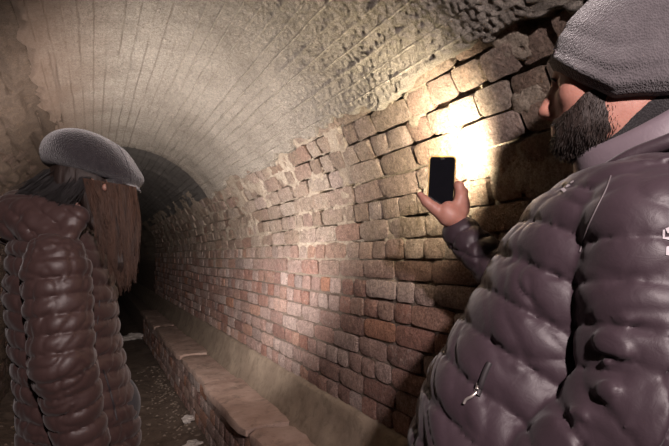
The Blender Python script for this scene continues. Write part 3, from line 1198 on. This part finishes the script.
FINGERS = [
    # thumb standing off to the left
    ([P(446, 219, HD), P(434, 208, HD + 0.002), P(426.5, 202, HD + 0.006), P(420, 194.5, HD + 0.010)], [0.020, 0.0135, 0.0112, 0.0088]),
    # four fingers wrapped round the right edge to the back of the phone
    ([P(455, 211, HD), P(460.5, 197, HD + 0.006), P(459, 186, HD + 0.016), P(454, 182, HD + 0.052), P(444, 184, HD + 0.056)], [0.017, 0.0125, 0.0110, 0.0092, 0.0080]),
    ([P(457, 213, HD), P(463.5, 201, HD + 0.008), P(463, 192, HD + 0.026), P(456, 189.5, HD + 0.056), P(446, 191, HD + 0.057)], [0.016, 0.0120, 0.0110, 0.0092, 0.0080]),
    ([P(458, 216, HD), P(464.5, 206, HD + 0.010), P(463, 199, HD + 0.030), P(456, 196.5, HD + 0.057), P(447, 198, HD + 0.058)], [0.016, 0.0115, 0.0105, 0.0088, 0.0075]),
    ([P(459, 219, HD), P(464, 211, HD + 0.012), P(462, 206, HD + 0.032), P(455, 204, HD + 0.056), P(448, 205, HD + 0.056)], [0.015, 0.0105, 0.0098, 0.0082, 0.0070]),
]
hz = 0.80
hip_c = np.array([m_tab[-1][1], m_tab[-1][2], hz])
ML = np.array([-MF2[1], MF2[0], 0.0])
MF3 = np.array([MF2[0], MF2[1], 0.0])
hips = [hip_c + ML * 0.095, hip_c - ML * 0.095]
knees = [h_ + MF3 * 0.10 + np.array([0, 0, -0.37]) for h_ in hips]
ankles = [h_ - MF3 * 0.04 + ML * (0.02 if k == 0 else -0.06) + np.array([0, 0, -hz + 0.10]) for k, h_ in enumerate(hips)]
LEGS = (hips, knees, ankles)
b_lo = np.minimum(lo, np.array(ankles).min(0) - 0.2); b_hi = np.maximum(hi, np.array([HC, HC]).max(0) + 0.2)
b_lo[2] = 0.0; b_hi = np.maximum(b_hi, PH_C + 0.08)
m_body = sdf_mesh('body', man_body, b_lo, b_hi, 0.0042, M_SKINM, man)
boots_and_legs(man, hips, knees, ankles, MF2, M_TROUSER, 0.28, 0.011)


# beanie
def man_beanie(p):
    q = (p - HC) @ HR.T
    d = ellipsoid(q, (-0.016, 0, 0.038), (0.114, 0.095, 0.112))
    d = smin(d, ellipsoid(q, (-0.045, 0, 0.088), (0.085, 0.080, 0.075)), 0.03)
    d = smin(d, ellipsoid(q, (-0.014, 0, -0.005), (0.110, 0.093, 0.09)), 0.02)
    edge = q[:, 2] - (np.interp(q[:, 0], [-0.12, -0.07, 0.0, 0.05, 0.10], [-0.046, -0.047, -0.048, -0.016, 0.028]))
    # turned hem and slack folds
    d = d - 0.0045 * sstep(0.004, 0.012, edge) * sstep(0.052, 0.036, edge)
    d = d - 0.0022 * np.sin(edge * 150 + 2.2 * vn(q[:, 0] * 9, q[:, 1] * 9, 0, 301)) * sstep(0.12, 0.03, edge) * sstep(0.0, 0.02, edge)
    d = d - 0.003 * vn(q[:, 0] * 16, q[:, 1] * 16, q[:, 2] * 16, 302)
    return smax(d, -edge, 0.006)


m_beanie = sdf_mesh('beanie', man_beanie, HC - 0.2, HC + 0.22, 0.0035, M_BEANIE, man)
b_tree = bvh_of(m_beanie)


# beard: a clipped mass over jaw and cheek plus short strands
def man_beard(p):
    q = (p - HC) @ HR.T
    d = head_sdf(p, HC, HR, 1.0, False) - 0.003 - 0.002 * vn(q[:, 0] * 90, q[:, 1] * 90, q[:, 2] * 45, 311)
    zone = np.maximum(q[:, 2] - np.interp(q[:, 0], [0.0, 0.035, 0.055, 0.075, 0.10], [-0.02, -0.032, -0.047, -0.058, -0.060]), -0.016 - q[:, 0])
    mouth = -(np.sqrt((q[:, 1] / 0.024) ** 2 + ((q[:, 2] + 0.075) / 0.012) ** 2) - 1) * 0.012
    zone = np.maximum(zone, np.where(q[:, 0] > 0.06, mouth, -1))
    return smax(d, zone + 0.004 * vn(q[:, 0] * 70, q[:, 1] * 70, q[:, 2] * 70, 312), 0.006)


m_beard = sdf_mesh('beard', man_beard, HC - 0.17, HC + 0.15, 0.0035, M_BEARD, man)
me = m_beard.data
rs = np.random.RandomState(5)
nv = len(me.vertices)
co = np.empty(nv * 3, np.float32); me.vertices.foreach_get('co', co); co = co.reshape(-1, 3)
no = np.array([v.normal[:] for v in me.vertices])
pick = rs.choice(nv, min(5000, nv), replace=False)
parts = []
for k in pick:
    n_ = no[k]
    dirn = n_ * 0.40 - HR[2] * 0.9 + HR[0] * 0.05 + rs.normal(0, 0.25, 3)
    dirn /= np.linalg.norm(dirn)
    L = rs.uniform(0.004, 0.009)
    p0 = co[k] - n_ * 0.002
    p1 = p0 + dirn * L * 0.6
    p2 = p0 + dirn * L - HR[2] * L * 0.25
    parts.append(tube_data([p0, p1, p2], np.array([0.0007, 0.0006, 0.0002]), 3))
o = link('beard_strands', np_mesh('beard_strands', *join_data(parts)), M_BEARD)
o.parent = m_beard
o['kind'] = 'stuff'

# eyebrow, round badge on the beanie
seam('brow', bvh_of(m_body), [(549, 80), (553, 79), (558, 82)], 0.0022, M_BEARD, man, 0.001, 10)
bp = [on_surface(b_tree, 555 + 5.2 * math.cos(t), 52.5 + 6.2 * math.sin(t), 0.0012) for t in np.linspace(0, 2 * math.pi, 21)]
if all(p is not None for p in bp):
    o = tube('badge_ring', np.array(bp), 0.0014, M_FLEECE, m_beanie, 6)
seam('badge_letter', b_tree, [(554, 49.5), (556.5, 51), (555.5, 54), (553.5, 55.5)], 0.0012, M_PIPE, m_beanie, 0.001, 10)

# collar
revolve('fleece_collar', CC, e1, e2, e3, [(-0.016, -0.10), (0.004, -0.09), (0.004, 0.012), (-0.001, 0.020), (-0.008, 0.018), (-0.014, 0.0)], 0.098, 0.080, M_FLEECE, man)
revolve('collar', CC, e1, e2, e3, [(0.006, -0.06), (0.022, -0.052), (0.024, -0.040), (0.014, -0.018), (0.010, -0.010), (0.005, -0.012), (0.004, -0.03)], 0.098, 0.080, M_MC, man,
        lift=lambda t: (0.002 * math.sin(5 * t), 0.003 * math.sin(3 * t + 1)))
ring = revolve('collar_roll', CC, e1, e2, e3, [(0.027 + 0.009 * math.cos(a), -0.050 + 0.011 * math.sin(a)) for a in np.linspace(0, 2 * math.pi, 9)[:-1]], 0.098, 0.080, M_MJ, man,
               lift=lambda t: (0.002 * math.sin(9 * t), 0.002 * math.sin(7 * t)))
tip = CC + e1 * 0.118 - e3 * 0.04
tube('zip_pull', [tip, tip + e1 * 0.008 - np.array([0, 0, 0.012]), tip + e1 * 0.004 - np.array([0, 0, 0.028])], np.array([0.004, 0.0035, 0.0055]), M_ZIP, man)

# seams, pocket zip, embroidered marks
seam('armhole_piping', m_tree, [(611, 176), (606, 190), (596, 210), (586, 232), (580, 252)], 0.0010, M_PIPE, man, 0.0004)
pk = seam('pocket_zip', m_tree, [(490, 363), (485, 374), (481, 386), (477, 396)], 0.0045, M_DARKTAPE, man, 0.001)
if pk:
    seam('zip_slider', m_tree, [(480, 384), (478.5, 388), (477, 392)], 0.0035, M_ZIP, pk, 0.003, 8)
    seam('zip_pull', m_tree, [(477, 393), (472, 397.5), (467.5, 400), (465, 404)], 0.0020, M_ZIP, pk, 0.003, 10)
decal('chest_mark', m_tree, [[(561, 190), (564, 188), (567, 191), (564.5, 193)], [(565.5, 186.5), (569, 184), (571, 185.5), (567, 188)],
                             [(571, 182.5), (574, 180.5), (574.5, 182), (571.5, 183.8)]], M_WHITE, man)
decal('sleeve_mark', m_tree, [[(662.5, 230), (664.5, 229.5), (664.5, 239.5), (662, 239)], [(664.5, 237), (669.5, 236.5), (669.5, 240.5), (664.5, 239.5)],
                              [(665, 228.5), (670, 226.5), (670, 233), (667, 233)], [(666, 247), (671, 246), (671, 256), (665.5, 255)]], M_WHITE, man)

# ------------------------------------------------------------------ the phone
def rounded_slab(name, C, ex, ey, ez, w_, h_, t_, r_, mat, parent, bev=0.0012):
    bm = bmesh.new()
    ring = []
    for sx, sy, a0 in ((1, 1, 0), (-1, 1, 90), (-1, -1, 180), (1, -1, 270)):
        for k in range(6):
            a = math.radians(a0 + 90 * k / 5)
            ring.append((sx * (w_ / 2 - r_) + r_ * math.cos(a), sy * (h_ / 2 - r_) + r_ * math.sin(a)))
    lay_ = []
    for z, ins in ((-t_ / 2, bev), (-t_ / 2 + bev, 0), (t_ / 2 - bev, 0), (t_ / 2, bev)):
        row = []
        for x, y in ring:
            l = math.hypot(x, y)
            x2, y2 = x * (1 - ins / l), y * (1 - ins / l)
            row.append(bm.verts.new(Vector(C + ex * x2 + ey * y2 + ez * z)))
        lay_.append(row)
    n = len(ring)
    for a in range(3):
        for k in range(n):
            bm.faces.new((lay_[a][k], lay_[a][(k + 1) % n], lay_[a + 1][(k + 1) % n], lay_[a + 1][k]))
    bm.faces.new(lay_[0][::-1]); bm.faces.new(lay_[3])
    me = bpy.data.meshes.new(name); bm.to_mesh(me); bm.free()
    return link(name, me, mat, parent)


t_c = NT('clear_case')
t_c.out((0.70, 0.56, 0.30), 0.35, None, 0.5)
tr = t_c.n('ShaderNodeBsdfTranslucent'); tr.inputs['Color'].default_value = (0.95, 0.75, 0.30, 1)
mx = t_c.n('ShaderNodeMixShader'); mx.inputs[0].default_value = 0.6
t_c.l(t_c.b.outputs[0], mx.inputs[1]); t_c.l(tr.outputs[0], mx.inputs[2])
t_c.l(mx.outputs[0], t_c.t.nodes['Material Output'].inputs[0])
M_CASE = t_c.m
M_SCREEN = plain('dark_screen', (0.006, 0.006, 0.008), 0.08, 0.5)
M_LENS = plain('lens_glass', (0.01, 0.01, 0.012), 0.1)
M_TSLOT = plain('speaker_grille', (0.05, 0.05, 0.05), 0.6)
phone = empty('smartphone', tuple(PH_C))
tag(phone, 'dark smartphone with lit flash held against the bright brick wall', 'phone')
rounded_slab('case', PH_C, PH_X, PH_Y, PH_N, 0.0745, 0.150, 0.0100, 0.010, M_CASE, phone)
scr = rounded_slab('screen', PH_C + PH_N * 0.0052, PH_X, PH_Y, PH_N, 0.068, 0.143, 0.0012, 0.008, M_SCREEN, phone, 0.0003)
rounded_slab('speaker_slot', PH_C + PH_N * 0.0060 + PH_Y * 0.0665, PH_X, PH_Y, PH_N, 0.012, 0.0018, 0.0006, 0.0008, M_TSLOT, scr, 0.0001)
rounded_slab('camera_bump', PH_C - PH_N * 0.0058 + PH_Y * 0.052 - PH_X * 0.016, PH_X, PH_Y, PH_N, 0.026, 0.030, 0.003, 0.006, M_LENS, phone, 0.0004)
rounded_slab('side_button', PH_C + PH_X * 0.0375 + PH_Y * 0.03, PH_N, PH_Y, PH_X, 0.003, 0.016, 0.0012, 0.001, M_CASE, phone, 0.0002)
t_led = NT('flash_led'); t_led.out((1.0, 0.9, 0.7), 0.3, None, 0.5, **{'Emission Strength': 40.0}); t_led.b.inputs['Emission Color'].default_value = (1, 0.86, 0.62, 1)
rounded_slab('flash', LED + PH_N * 0.0045, PH_X, PH_Y, PH_N, 0.006, 0.006, 0.0012, 0.0025, t_led.m, phone, 0.0002)

# ================================================================== the woman
WF = rdir(0.93, 0.37)
WF2 = WF[:2] / np.linalg.norm(WF[:2])
WL = np.array([-WF2[1], WF2[0], 0.0])
WF3 = np.array([WF2[0], WF2[1], 0.0])
wo_c = P(68, 460, 1.47)
woman = empty('person', (float(wo_c[0]), float(wo_c[1]), 0.0))
tag(woman, 'long-haired woman in dark flat cap and brown quilted jacket, turned away', 'person')
WHR = frame(rdir(0.80, 0.58, -0.12))
WHC = P(90, 186, 1.45)
WN = P(66, 225, 1.45)
w_tab = []
for v, uc, d, a, b in ((212, 58, 1.45, 0.06, 0.09), (228, 58, 1.45, 0.10, 0.155), (250, 60, 1.45, 0.125, 0.175), (290, 63, 1.46, 0.142, 0.175),
                       (330, 66, 1.46, 0.140, 0.172), (370, 72, 1.46, 0.145, 0.172), (405, 80, 1.46, 0.155, 0.172), (440, 81, 1.46, 0.158, 0.175),
                       (475, 82, 1.46, 0.145, 0.172)):
    c = P(uc, v, d)
    w_tab.append((c[2], c[0], c[1], a, b))
WR_SH, WR_EL, WR_WR = P(56, 262, 1.285), P(64, 362, 1.25), P(84, 452, 1.29)
WL_SH, WL_EL, WL_WR = P(66, 260, 1.63), P(70, 352, 1.68), P(86, 350, 1.86)


def woman_jacket(p):
    d = loft(p, w_tab, WF2, 0.050, 0.011, -0.15, 0.0, 401, 0.0040, 2.0)
    ar = chain(p, [WR_SH, WR_EL, WR_WR], [0.078, 0.070, 0.056], 0.047, 0.0095, 0.0, 411, 0.0055)
    al = chain(p, [WL_SH, WL_EL, WL_WR], [0.074, 0.062, 0.045], 0.047, 0.010, 0.0, 421, 0.0028)
    d = smin(d, al, 0.02)
    d = smin(d, ar, 0.010)
    d = smax(d, -capsule(p, WN - np.array([0, 0, 0.02]), WHC, 0.060, 0.07)[0], 0.01)
    return d


lo = np.min([(r[1], r[2], r[0]) for r in w_tab], 0) - 0.27
hi = np.max([(r[1], r[2], r[0]) for r in w_tab], 0) + 0.27
allp = np.array([WR_SH, WR_EL, WR_WR, WL_SH, WL_EL, WL_WR])
lo = np.minimum(lo, allp.min(0) - 0.12); hi = np.maximum(hi, allp.max(0) + 0.12)
w_jacket = sdf_mesh('jacket', woman_jacket, lo, hi, 0.0048, M_WJ, woman)
w_tree = bvh_of(w_jacket)


# hood lying on the back and round the neck
HOOD = [P(66, 240, 1.30), P(38, 230, 1.33), P(14, 220, 1.42), P(18, 208, 1.55), P(52, 208, 1.60), P(84, 222, 1.56)]


def woman_hood(p):
    d = chain(p, HOOD, [0.030, 0.046, 0.052, 0.050, 0.045, 0.032])
    d = smin(d, ellipsoid(p, P(30, 220, 1.43), (0.095, 0.11, 0.085)), 0.04)
    d = smin(d, capsule(p, P(76, 218, 1.335), P(36, 212, 1.36), 0.030, 0.046)[0], 0.03)
    q = p @ (0.75 * UP + 0.55 * RT).astype(np.float32)
    d = d - 0.007 * bulge(q + 0.01 * vn(p[:, 0] * 14, p[:, 1] * 14, p[:, 2] * 14, 431), 0.044) + wrinkle(p, q, 0.044, 432, 0.0034)
    d = smax(d, -capsule(p, WN + np.array([0, 0, -0.01]), WHC, 0.066, 0.085)[0], 0.015)
    return d


hp = np.array(HOOD)
sdf_mesh('hood', woman_hood, hp.min(0) - 0.14, hp.max(0) + 0.14, 0.0048, M_WJ, woman)

# woman: body with hands
WHAND = WL_WR + (WTORCH - WL_WR) * 0.8
w_hips_c = np.array([w_tab[-1][1], w_tab[-1][2], 0.77])
for r in w_tab:
    if abs(r[0] - min(q[0] for q in w_tab)) < 1e-6:
        w_hips_c[:2] = r[1:3]
whips = [w_hips_c + WL * 0.085, w_hips_c - WL * 0.085]
wknees = [h_ + WF3 * 0.03 + np.array([0, 0, -0.36]) for h_ in whips]
wankles = [h_ + WF3 * (-0.10 if k else 0.06) + np.array([0, 0, -0.67]) for k, h_ in enumerate(whips)]
WRH = WR_WR + np.array([0, 0, -0.07]) + WF3 * 0.01


def woman_body(p):
    d = head_sdf(p, WHC, WHR, 0.95)
    cs = [np.array([r[1], r[2], r[0]]) for r in w_tab]
    d = smin(d, capsule(p, WHC - WHR[2] * 0.06 - WHR[0] * 0.02, WN - np.array([0, 0, 0.05]), 0.048, 0.054)[0], 0.03)
    d = smin(d, capsule(p, WN - np.array([0, 0, 0.05]), cs[3], 0.06, 0.09)[0], 0.04)
    d = smin(d, capsule(p, cs[3], cs[8], 0.095, 0.10)[0], 0.04)
    d = smin(d, capsule(p, cs[2], WR_SH, 0.06, 0.045)[0], 0.03)
    d = smin(d, capsule(p, cs[2], WL_SH, 0.06, 0.045)[0], 0.03)
    d = smin(d, chain(p, [WR_SH, WR_EL, WR_WR], [0.045, 0.036, 0.025]), 0.02)
    d = smin(d, chain(p, [WL_SH, WL_EL, WL_WR], [0.045, 0.036, 0.025]), 0.02)
    d = smin(d, chain(p, [WR_WR, WRH], [0.025, 0.030]), 0.015)
    for k in range(4):
        a = WRH + WF3 * (0.024 - 0.016 * k) + np.array([0, 0, -0.015])
        d = smin(d, chain(p, [a, a + np.array([0, 0, -0.035]), a + np.array([0, 0, -0.06]) + WL * 0.018], [0.009, 0.008, 0.007]), 0.004)
    d = smin(d, chain(p, [WR_WR * 0.4 + WRH * 0.6, WRH + WF3 * 0.04 - np.array([0, 0, 0.01]), WRH + WF3 * 0.045 - np.array([0, 0, 0.045])], [0.012, 0.010, 0.008]), 0.008)
    d = smin(d, capsule(p, WL_WR, WHAND, 0.024, 0.028)[0], 0.02)
    for k in range(4):
        z = np.array([0, 0, 0.030 - 0.018 * k])
        c0 = WTORCH + z
        d = smin(d, chain(p, [c0 - WF3 * 0.022 + WL * 0.020, c0 + WF3 * 0.012 + WL * 0.028, c0 + WF3 * 0.028, c0 + WF3 * 0.012 - WL * 0.024], [0.009, 0.0085, 0.008, 0.007]), 0.004)
    d = smin(d, chain(p, [WHAND, WTORCH - WL * 0.028 + np.array([0, 0, 0.03]), WTORCH - WL * 0.02 + WF3 * 0.02 + np.array([0, 0, 0.05])], [0.014, 0.010, 0.008]), 0.008)
    for k in (0, 1):
        d = smin(d, chain(p, [whips[k], wknees[k], wankles[k]], [0.07, 0.05, 0.04]), 0.03)
        d = smin(d, capsule(p, wankles[k], wankles[k] * np.array([1, 1, 0]) + WF3 * 0.10 + np.array([0, 0, 0.055]), 0.033, 0.020)[0], 0.02)
    return d


b_lo = np.minimum(lo, np.array(wankles).min(0) - 0.2); b_hi = np.maximum(hi, WHC + 0.2)
b_lo[2] = 0.0
b_hi = np.maximum(b_hi, WTORCH + 0.1)
w_body = sdf_mesh('body', woman_body, b_lo, b_hi, 0.0048, M_SKINW, woman)
boots_and_legs(woman, whips, wknees, wankles, WF2, M_TROUSER, 0.25, 0.011)

# torch
M_TORCH = plain('torch_metal', (0.03, 0.03, 0.033), 0.35, 0.5, 0.6)
tdir = WT_DIR / np.linalg.norm(WT_DIR)
tor = empty('torch', tuple(WTORCH))
tag(tor, 'small black torch held upright in the woman\'s far hand', 'torch')
tube('torch_barrel', [WTORCH + tdir * q for q in (-0.07, -0.069, 0.05, 0.055, 0.075, 0.095)], np.array([0.002, 0.012, 0.012, 0.013, 0.019, 0.019]), M_TORCH, tor, 16)
tube('torch_lens', [WTORCH + tdir * q for q in (0.092, 0.0925, 0.096, 0.0965)], np.array([0.001, 0.0175, 0.0175, 0.001]), t_led.m, tor, 16)

# flat cap
WC_ = WHC + WHR[2] * 0.056
WCR = frame(rdir(0.90, 0.42, -0.22))


def flat_cap(p):
    q = (p - WC_) @ WCR.T
    d = ellipsoid(q, (-0.012, 0, 0.014), (0.128, 0.104, 0.082))
    d = smin(d, ellipsoid(q, (-0.050, 0, 0.032), (0.090, 0.096, 0.064)), 0.03)
    d = smin(d, ellipsoid(q, (0.060, 0, -0.004), (0.088, 0.088, 0.046)), 0.03)
    d = smax(d, -(q[:, 2] + 0.030), 0.012)
    d = d - 0.0022 * vn(q[:, 0] * 14, q[:, 1] * 14, q[:, 2] * 14, 451)
    # visor tucked under the front
    dv = ellipsoid(q, (0.088, 0, -0.036), (0.060, 0.080, 0.012))
    return smin(d, dv, 0.012)


w_cap = sdf_mesh('flat_cap', flat_cap, WC_ - 0.2, WC_ + 0.2, 0.0042, M_TWEED, woman)
c_tree = bvh_of(w_cap)
M_TSEAM = plain('cap_seam', (0.03, 0.026, 0.03), 0.9)
seam('cap_seam', c_tree, [(100, 131), (112, 140), (122, 152), (129, 168), (131, 182)], 0.0012, M_TSEAM, w_cap, 0.0)
seam('cap_seam', c_tree, [(48, 160), (68, 168), (96, 175), (124, 180)], 0.0012, M_TSEAM, w_cap, 0.0)
seam('pocket_zip', w_tree, [(103, 369), (108, 384), (113, 402), (117, 420)], 0.003, M_DARKTAPE, woman, 0.0005)
seam('side_seam', w_tree, [(100, 300), (96, 340), (92, 380), (98, 420), (102, 444)], 0.002, M_DARKTAPE, woman, -0.001)


# hair: a mass under the cap plus long strands falling past the ear
def hair_mass(p):
    q = (p - WHC) @ WHR.T
    d = ellipsoid(q, (-0.020, 0, 0.012), (0.092, 0.080, 0.090))
    d = smin(d, chain(p, [P(104, 196, 1.385), P(113, 230, 1.375), P(120, 262, 1.365), P(120, 276, 1.365)], [0.028, 0.028, 0.020, 0.008]), 0.03)
    d = smin(d, chain(p, [P(122, 192, 1.43), P(125, 225, 1.40), P(127, 258, 1.385), P(128, 274, 1.38)], [0.028, 0.022, 0.014, 0.006]), 0.03)
    d = smin(d, chain(p, [P(88, 196, 1.375), P(96, 222, 1.36), P(106, 250, 1.355)], [0.024, 0.018, 0.008]), 0.03)
    g = vn(p[:, 0] * 130, p[:, 1] * 130, p[:, 2] * 9, 461)
    return d - 0.0035 * g


lo = WHC - 0.22; lo[2] -= 0.14; hi = WHC + 0.2
w_hair = sdf_mesh('hair', hair_mass, lo, hi, 0.0045, M_HAIRB, woman)
rs = np.random.RandomState(11)
parts = []
for cl in range(110):
    ca = (cl + rs.rand()) / 110
    cdep, cph, cam_ = rs.normal(0, 0.010), rs.rand() * 6.28, rs.uniform(0.8, 2.4)
    cfr, clen, cend = rs.uniform(5, 10), rs.normal(0, 8), rs.normal(0, 2.5)
    for k in range(26):
        a = min(1, max(0, ca + rs.normal(0, 0.012)))
        dep = cdep + rs.normal(0, 0.0035)
        u0, v0, d0 = 82 + 54 * a, 178 + 9 * a, 1.368 + 0.07 * a * a + dep
        u2 = 101 + 34 * a + cend + rs.normal(0, 0.9)
        v2 = float(np.interp(a, [0, 0.3, 0.7, 1], [240, 264, 284, 274])) + clen - abs(rs.normal(0, 9))
        d2 = 1.338 + 0.035 * a + dep * 0.7
        um, vm, dm = (u0 * 0.45 + u2 * 0.55) + 2.0, v0 * 0.5 + v2 * 0.5, (d0 + d2) / 2 - 0.014
        spread = rs.normal(0, 1.0)
        pts = []
        for s in np.linspace(0, 1, 15):
            wob = cam_ * s * math.sin(cph + s * cfr) + spread * math.sin(math.pi * s) + 0.35 * s * math.sin(cph * 3 + k + s * 17)
            u = (1 - s) ** 2 * u0 + 2 * s * (1 - s) * um + s * s * u2 + wob
            v = (1 - s) ** 2 * v0 + 2 * s * (1 - s) * vm + s * s * v2
            d = (1 - s) ** 2 * d0 + 2 * s * (1 - s) * dm + s * s * d2
            pts.append(P(u, v, d))
        parts.append(tube_data(pts, np.linspace(0.0011, 0.0003, 15), 3))
o = link('hair_strands', np_mesh('hair_strands', *join_data(parts)), M_HAIRW)
o.parent = w_hair
o['kind'] = 'stuff'
parts = []
for k in range(900):
    a = rs.rand()
    u0, v0 = 50 + 38 * a + rs.normal(0, 2.5), 169 + 9 * a
    u2, v2 = 20 + 46 * a + rs.normal(0, 4.5), 192 + 14 * a + rs.normal(0, 2.5)
    d0, d2 = 1.395 - 0.02 * a + rs.normal(0, 0.008), 1.355 - 0.03 * a + rs.normal(0, 0.006)
    um, vm = u0 * 0.75 + u2 * 0.25, v0 * 0.25 + v2 * 0.75
    um -= 8 * (1 - a); vm = v0 + (v2 - v0) * 0.45
    pts = [P((1 - s) ** 2 * u0 + 2 * s * (1 - s) * um + s * s * u2, (1 - s) ** 2 * v0 + 2 * s * (1 - s) * vm + s * s * v2, d0 + (d2 - d0) * s) for s in np.linspace(0, 1, 10)]
    parts.append(tube_data(pts, np.linspace(0.0014, 0.0006, 10), 3))
o = link('back_hair', np_mesh('back_hair', *join_data(parts)), M_HAIRD)
o.parent = w_hair
o['kind'] = 'stuff'


# tip of the ear showing through the hair
def ear(p):
    c = P(104.5, 187.5, 1.356)
    return np.maximum(ellipsoid(p, c, (0.007, 0.007, 0.011)), -ellipsoid(p, c + (CAM - c) * 0.008, (0.004, 0.004, 0.008)))


o = sdf_mesh('ear_tip', ear, P(106.5, 189, 1.338) - 0.04, P(106.5, 189, 1.338) + 0.04, 0.003, M_SKINW)
o.parent = w_hair

# ------------------------------------------------------------------ debris on the floor
M_PAPER = plain('grubby_paper', (0.50, 0.46, 0.43), 0.8, bump=60)


def floor_at(u, v):
    d = P(u, v, 1.0) - CAM
    return CAM + d * (CAM[2] - 0.02) / -d[2]


def crumple(name, c, r, seed, label):
    bm = bmesh.new()
    bmesh.ops.create_icosphere(bm, subdivisions=3, radius=1.0)
    rs_ = random.Random(seed)
    for v in bm.verts:
        n_ = float(vn(v.co.x * 2.3, v.co.y * 2.3, v.co.z * 2.3 + seed, 81)) * 0.5 + float(vn(v.co.x * 6, v.co.y * 6, v.co.z * 6 + seed, 82)) * 0.3
        v.co = v.co * (1 + n_)
        v.co = Vector((v.co.x * r[0], v.co.y * r[1], max(-0.5, v.co.z) * r[2]))
    me = bpy.data.meshes.new(name); bm.to_mesh(me); bm.free()
    o = link(name, me, M_PAPER)
    o.location = Vector((c[0], c[1], c[2] + r[2] * 0.45))
    return tag(o, label, 'litter')


crumple('crumpled_paper', floor_at(189, 421), (0.045, 0.06, 0.022), 1, 'crumpled pale paper scrap on the floor close to the ledge')
crumple('crumpled_paper', floor_at(131, 339), (0.16, 0.12, 0.05), 2, 'larger pale crumpled litter far down the floor beside the woman')
crumple('crumpled_paper', floor_at(193, 445), (0.05, 0.05, 0.015), 3, 'flat pale scrap at the bottom edge of the floor')
M_STONE = concrete_material('pebble', (0.13, 0.10, 0.08), (0.26, 0.21, 0.17))
parts = []
rs = np.random.RandomState(3)
base = np.array([(-1, -1, 0), (1, -1, 0), (1, 1, 0), (-1, 1, 0), (-.6, -.6, 1), (.6, -.6, 1), (.6, .6, 1), (-.6, .6, 1)], float)
bf_ = np.array([(4, 5, 6, 7), (0, 1, 5, 4), (1, 2, 6, 5), (2, 3, 7, 6), (3, 0, 4, 7)])
for k in range(900):
    y = rs.uniform(1.7, 6.0); x = rs.uniform(LX + 0.02, LEDX - 0.02)
    if rs.rand() < 0.5: x = LEDX - abs(rs.normal(0, 0.12)) - 0.02
    r = rs.uniform(0.004, 0.013)
    an = rs.rand() * 6.28
    B_ = base * rs.uniform(0.6, 1.2, (8, 3)) * np.array([r, r * rs.uniform(.6, 1), r * 0.8])
    B_ = B_ @ np.array([[math.cos(an), math.sin(an), 0], [-math.sin(an), math.cos(an), 0], [0, 0, 1]])
    z = 0.012 * vn(x * 3, y * 2.4, 0, 71) + 0.008 * vn(x * 11, y * 9, 0, 72) + 0.05 * sstep(LX + 0.30, LX, x) + 0.03 * sstep(LEDX - 0.18, LEDX, x)
    parts.append((B_ + np.array([x, y, float(z) - 0.003]), bf_))
o = link('gravel', np_mesh('gravel', *join_data(parts), smooth=False), M_STONE, floor)
o['kind'] = 'stuff'
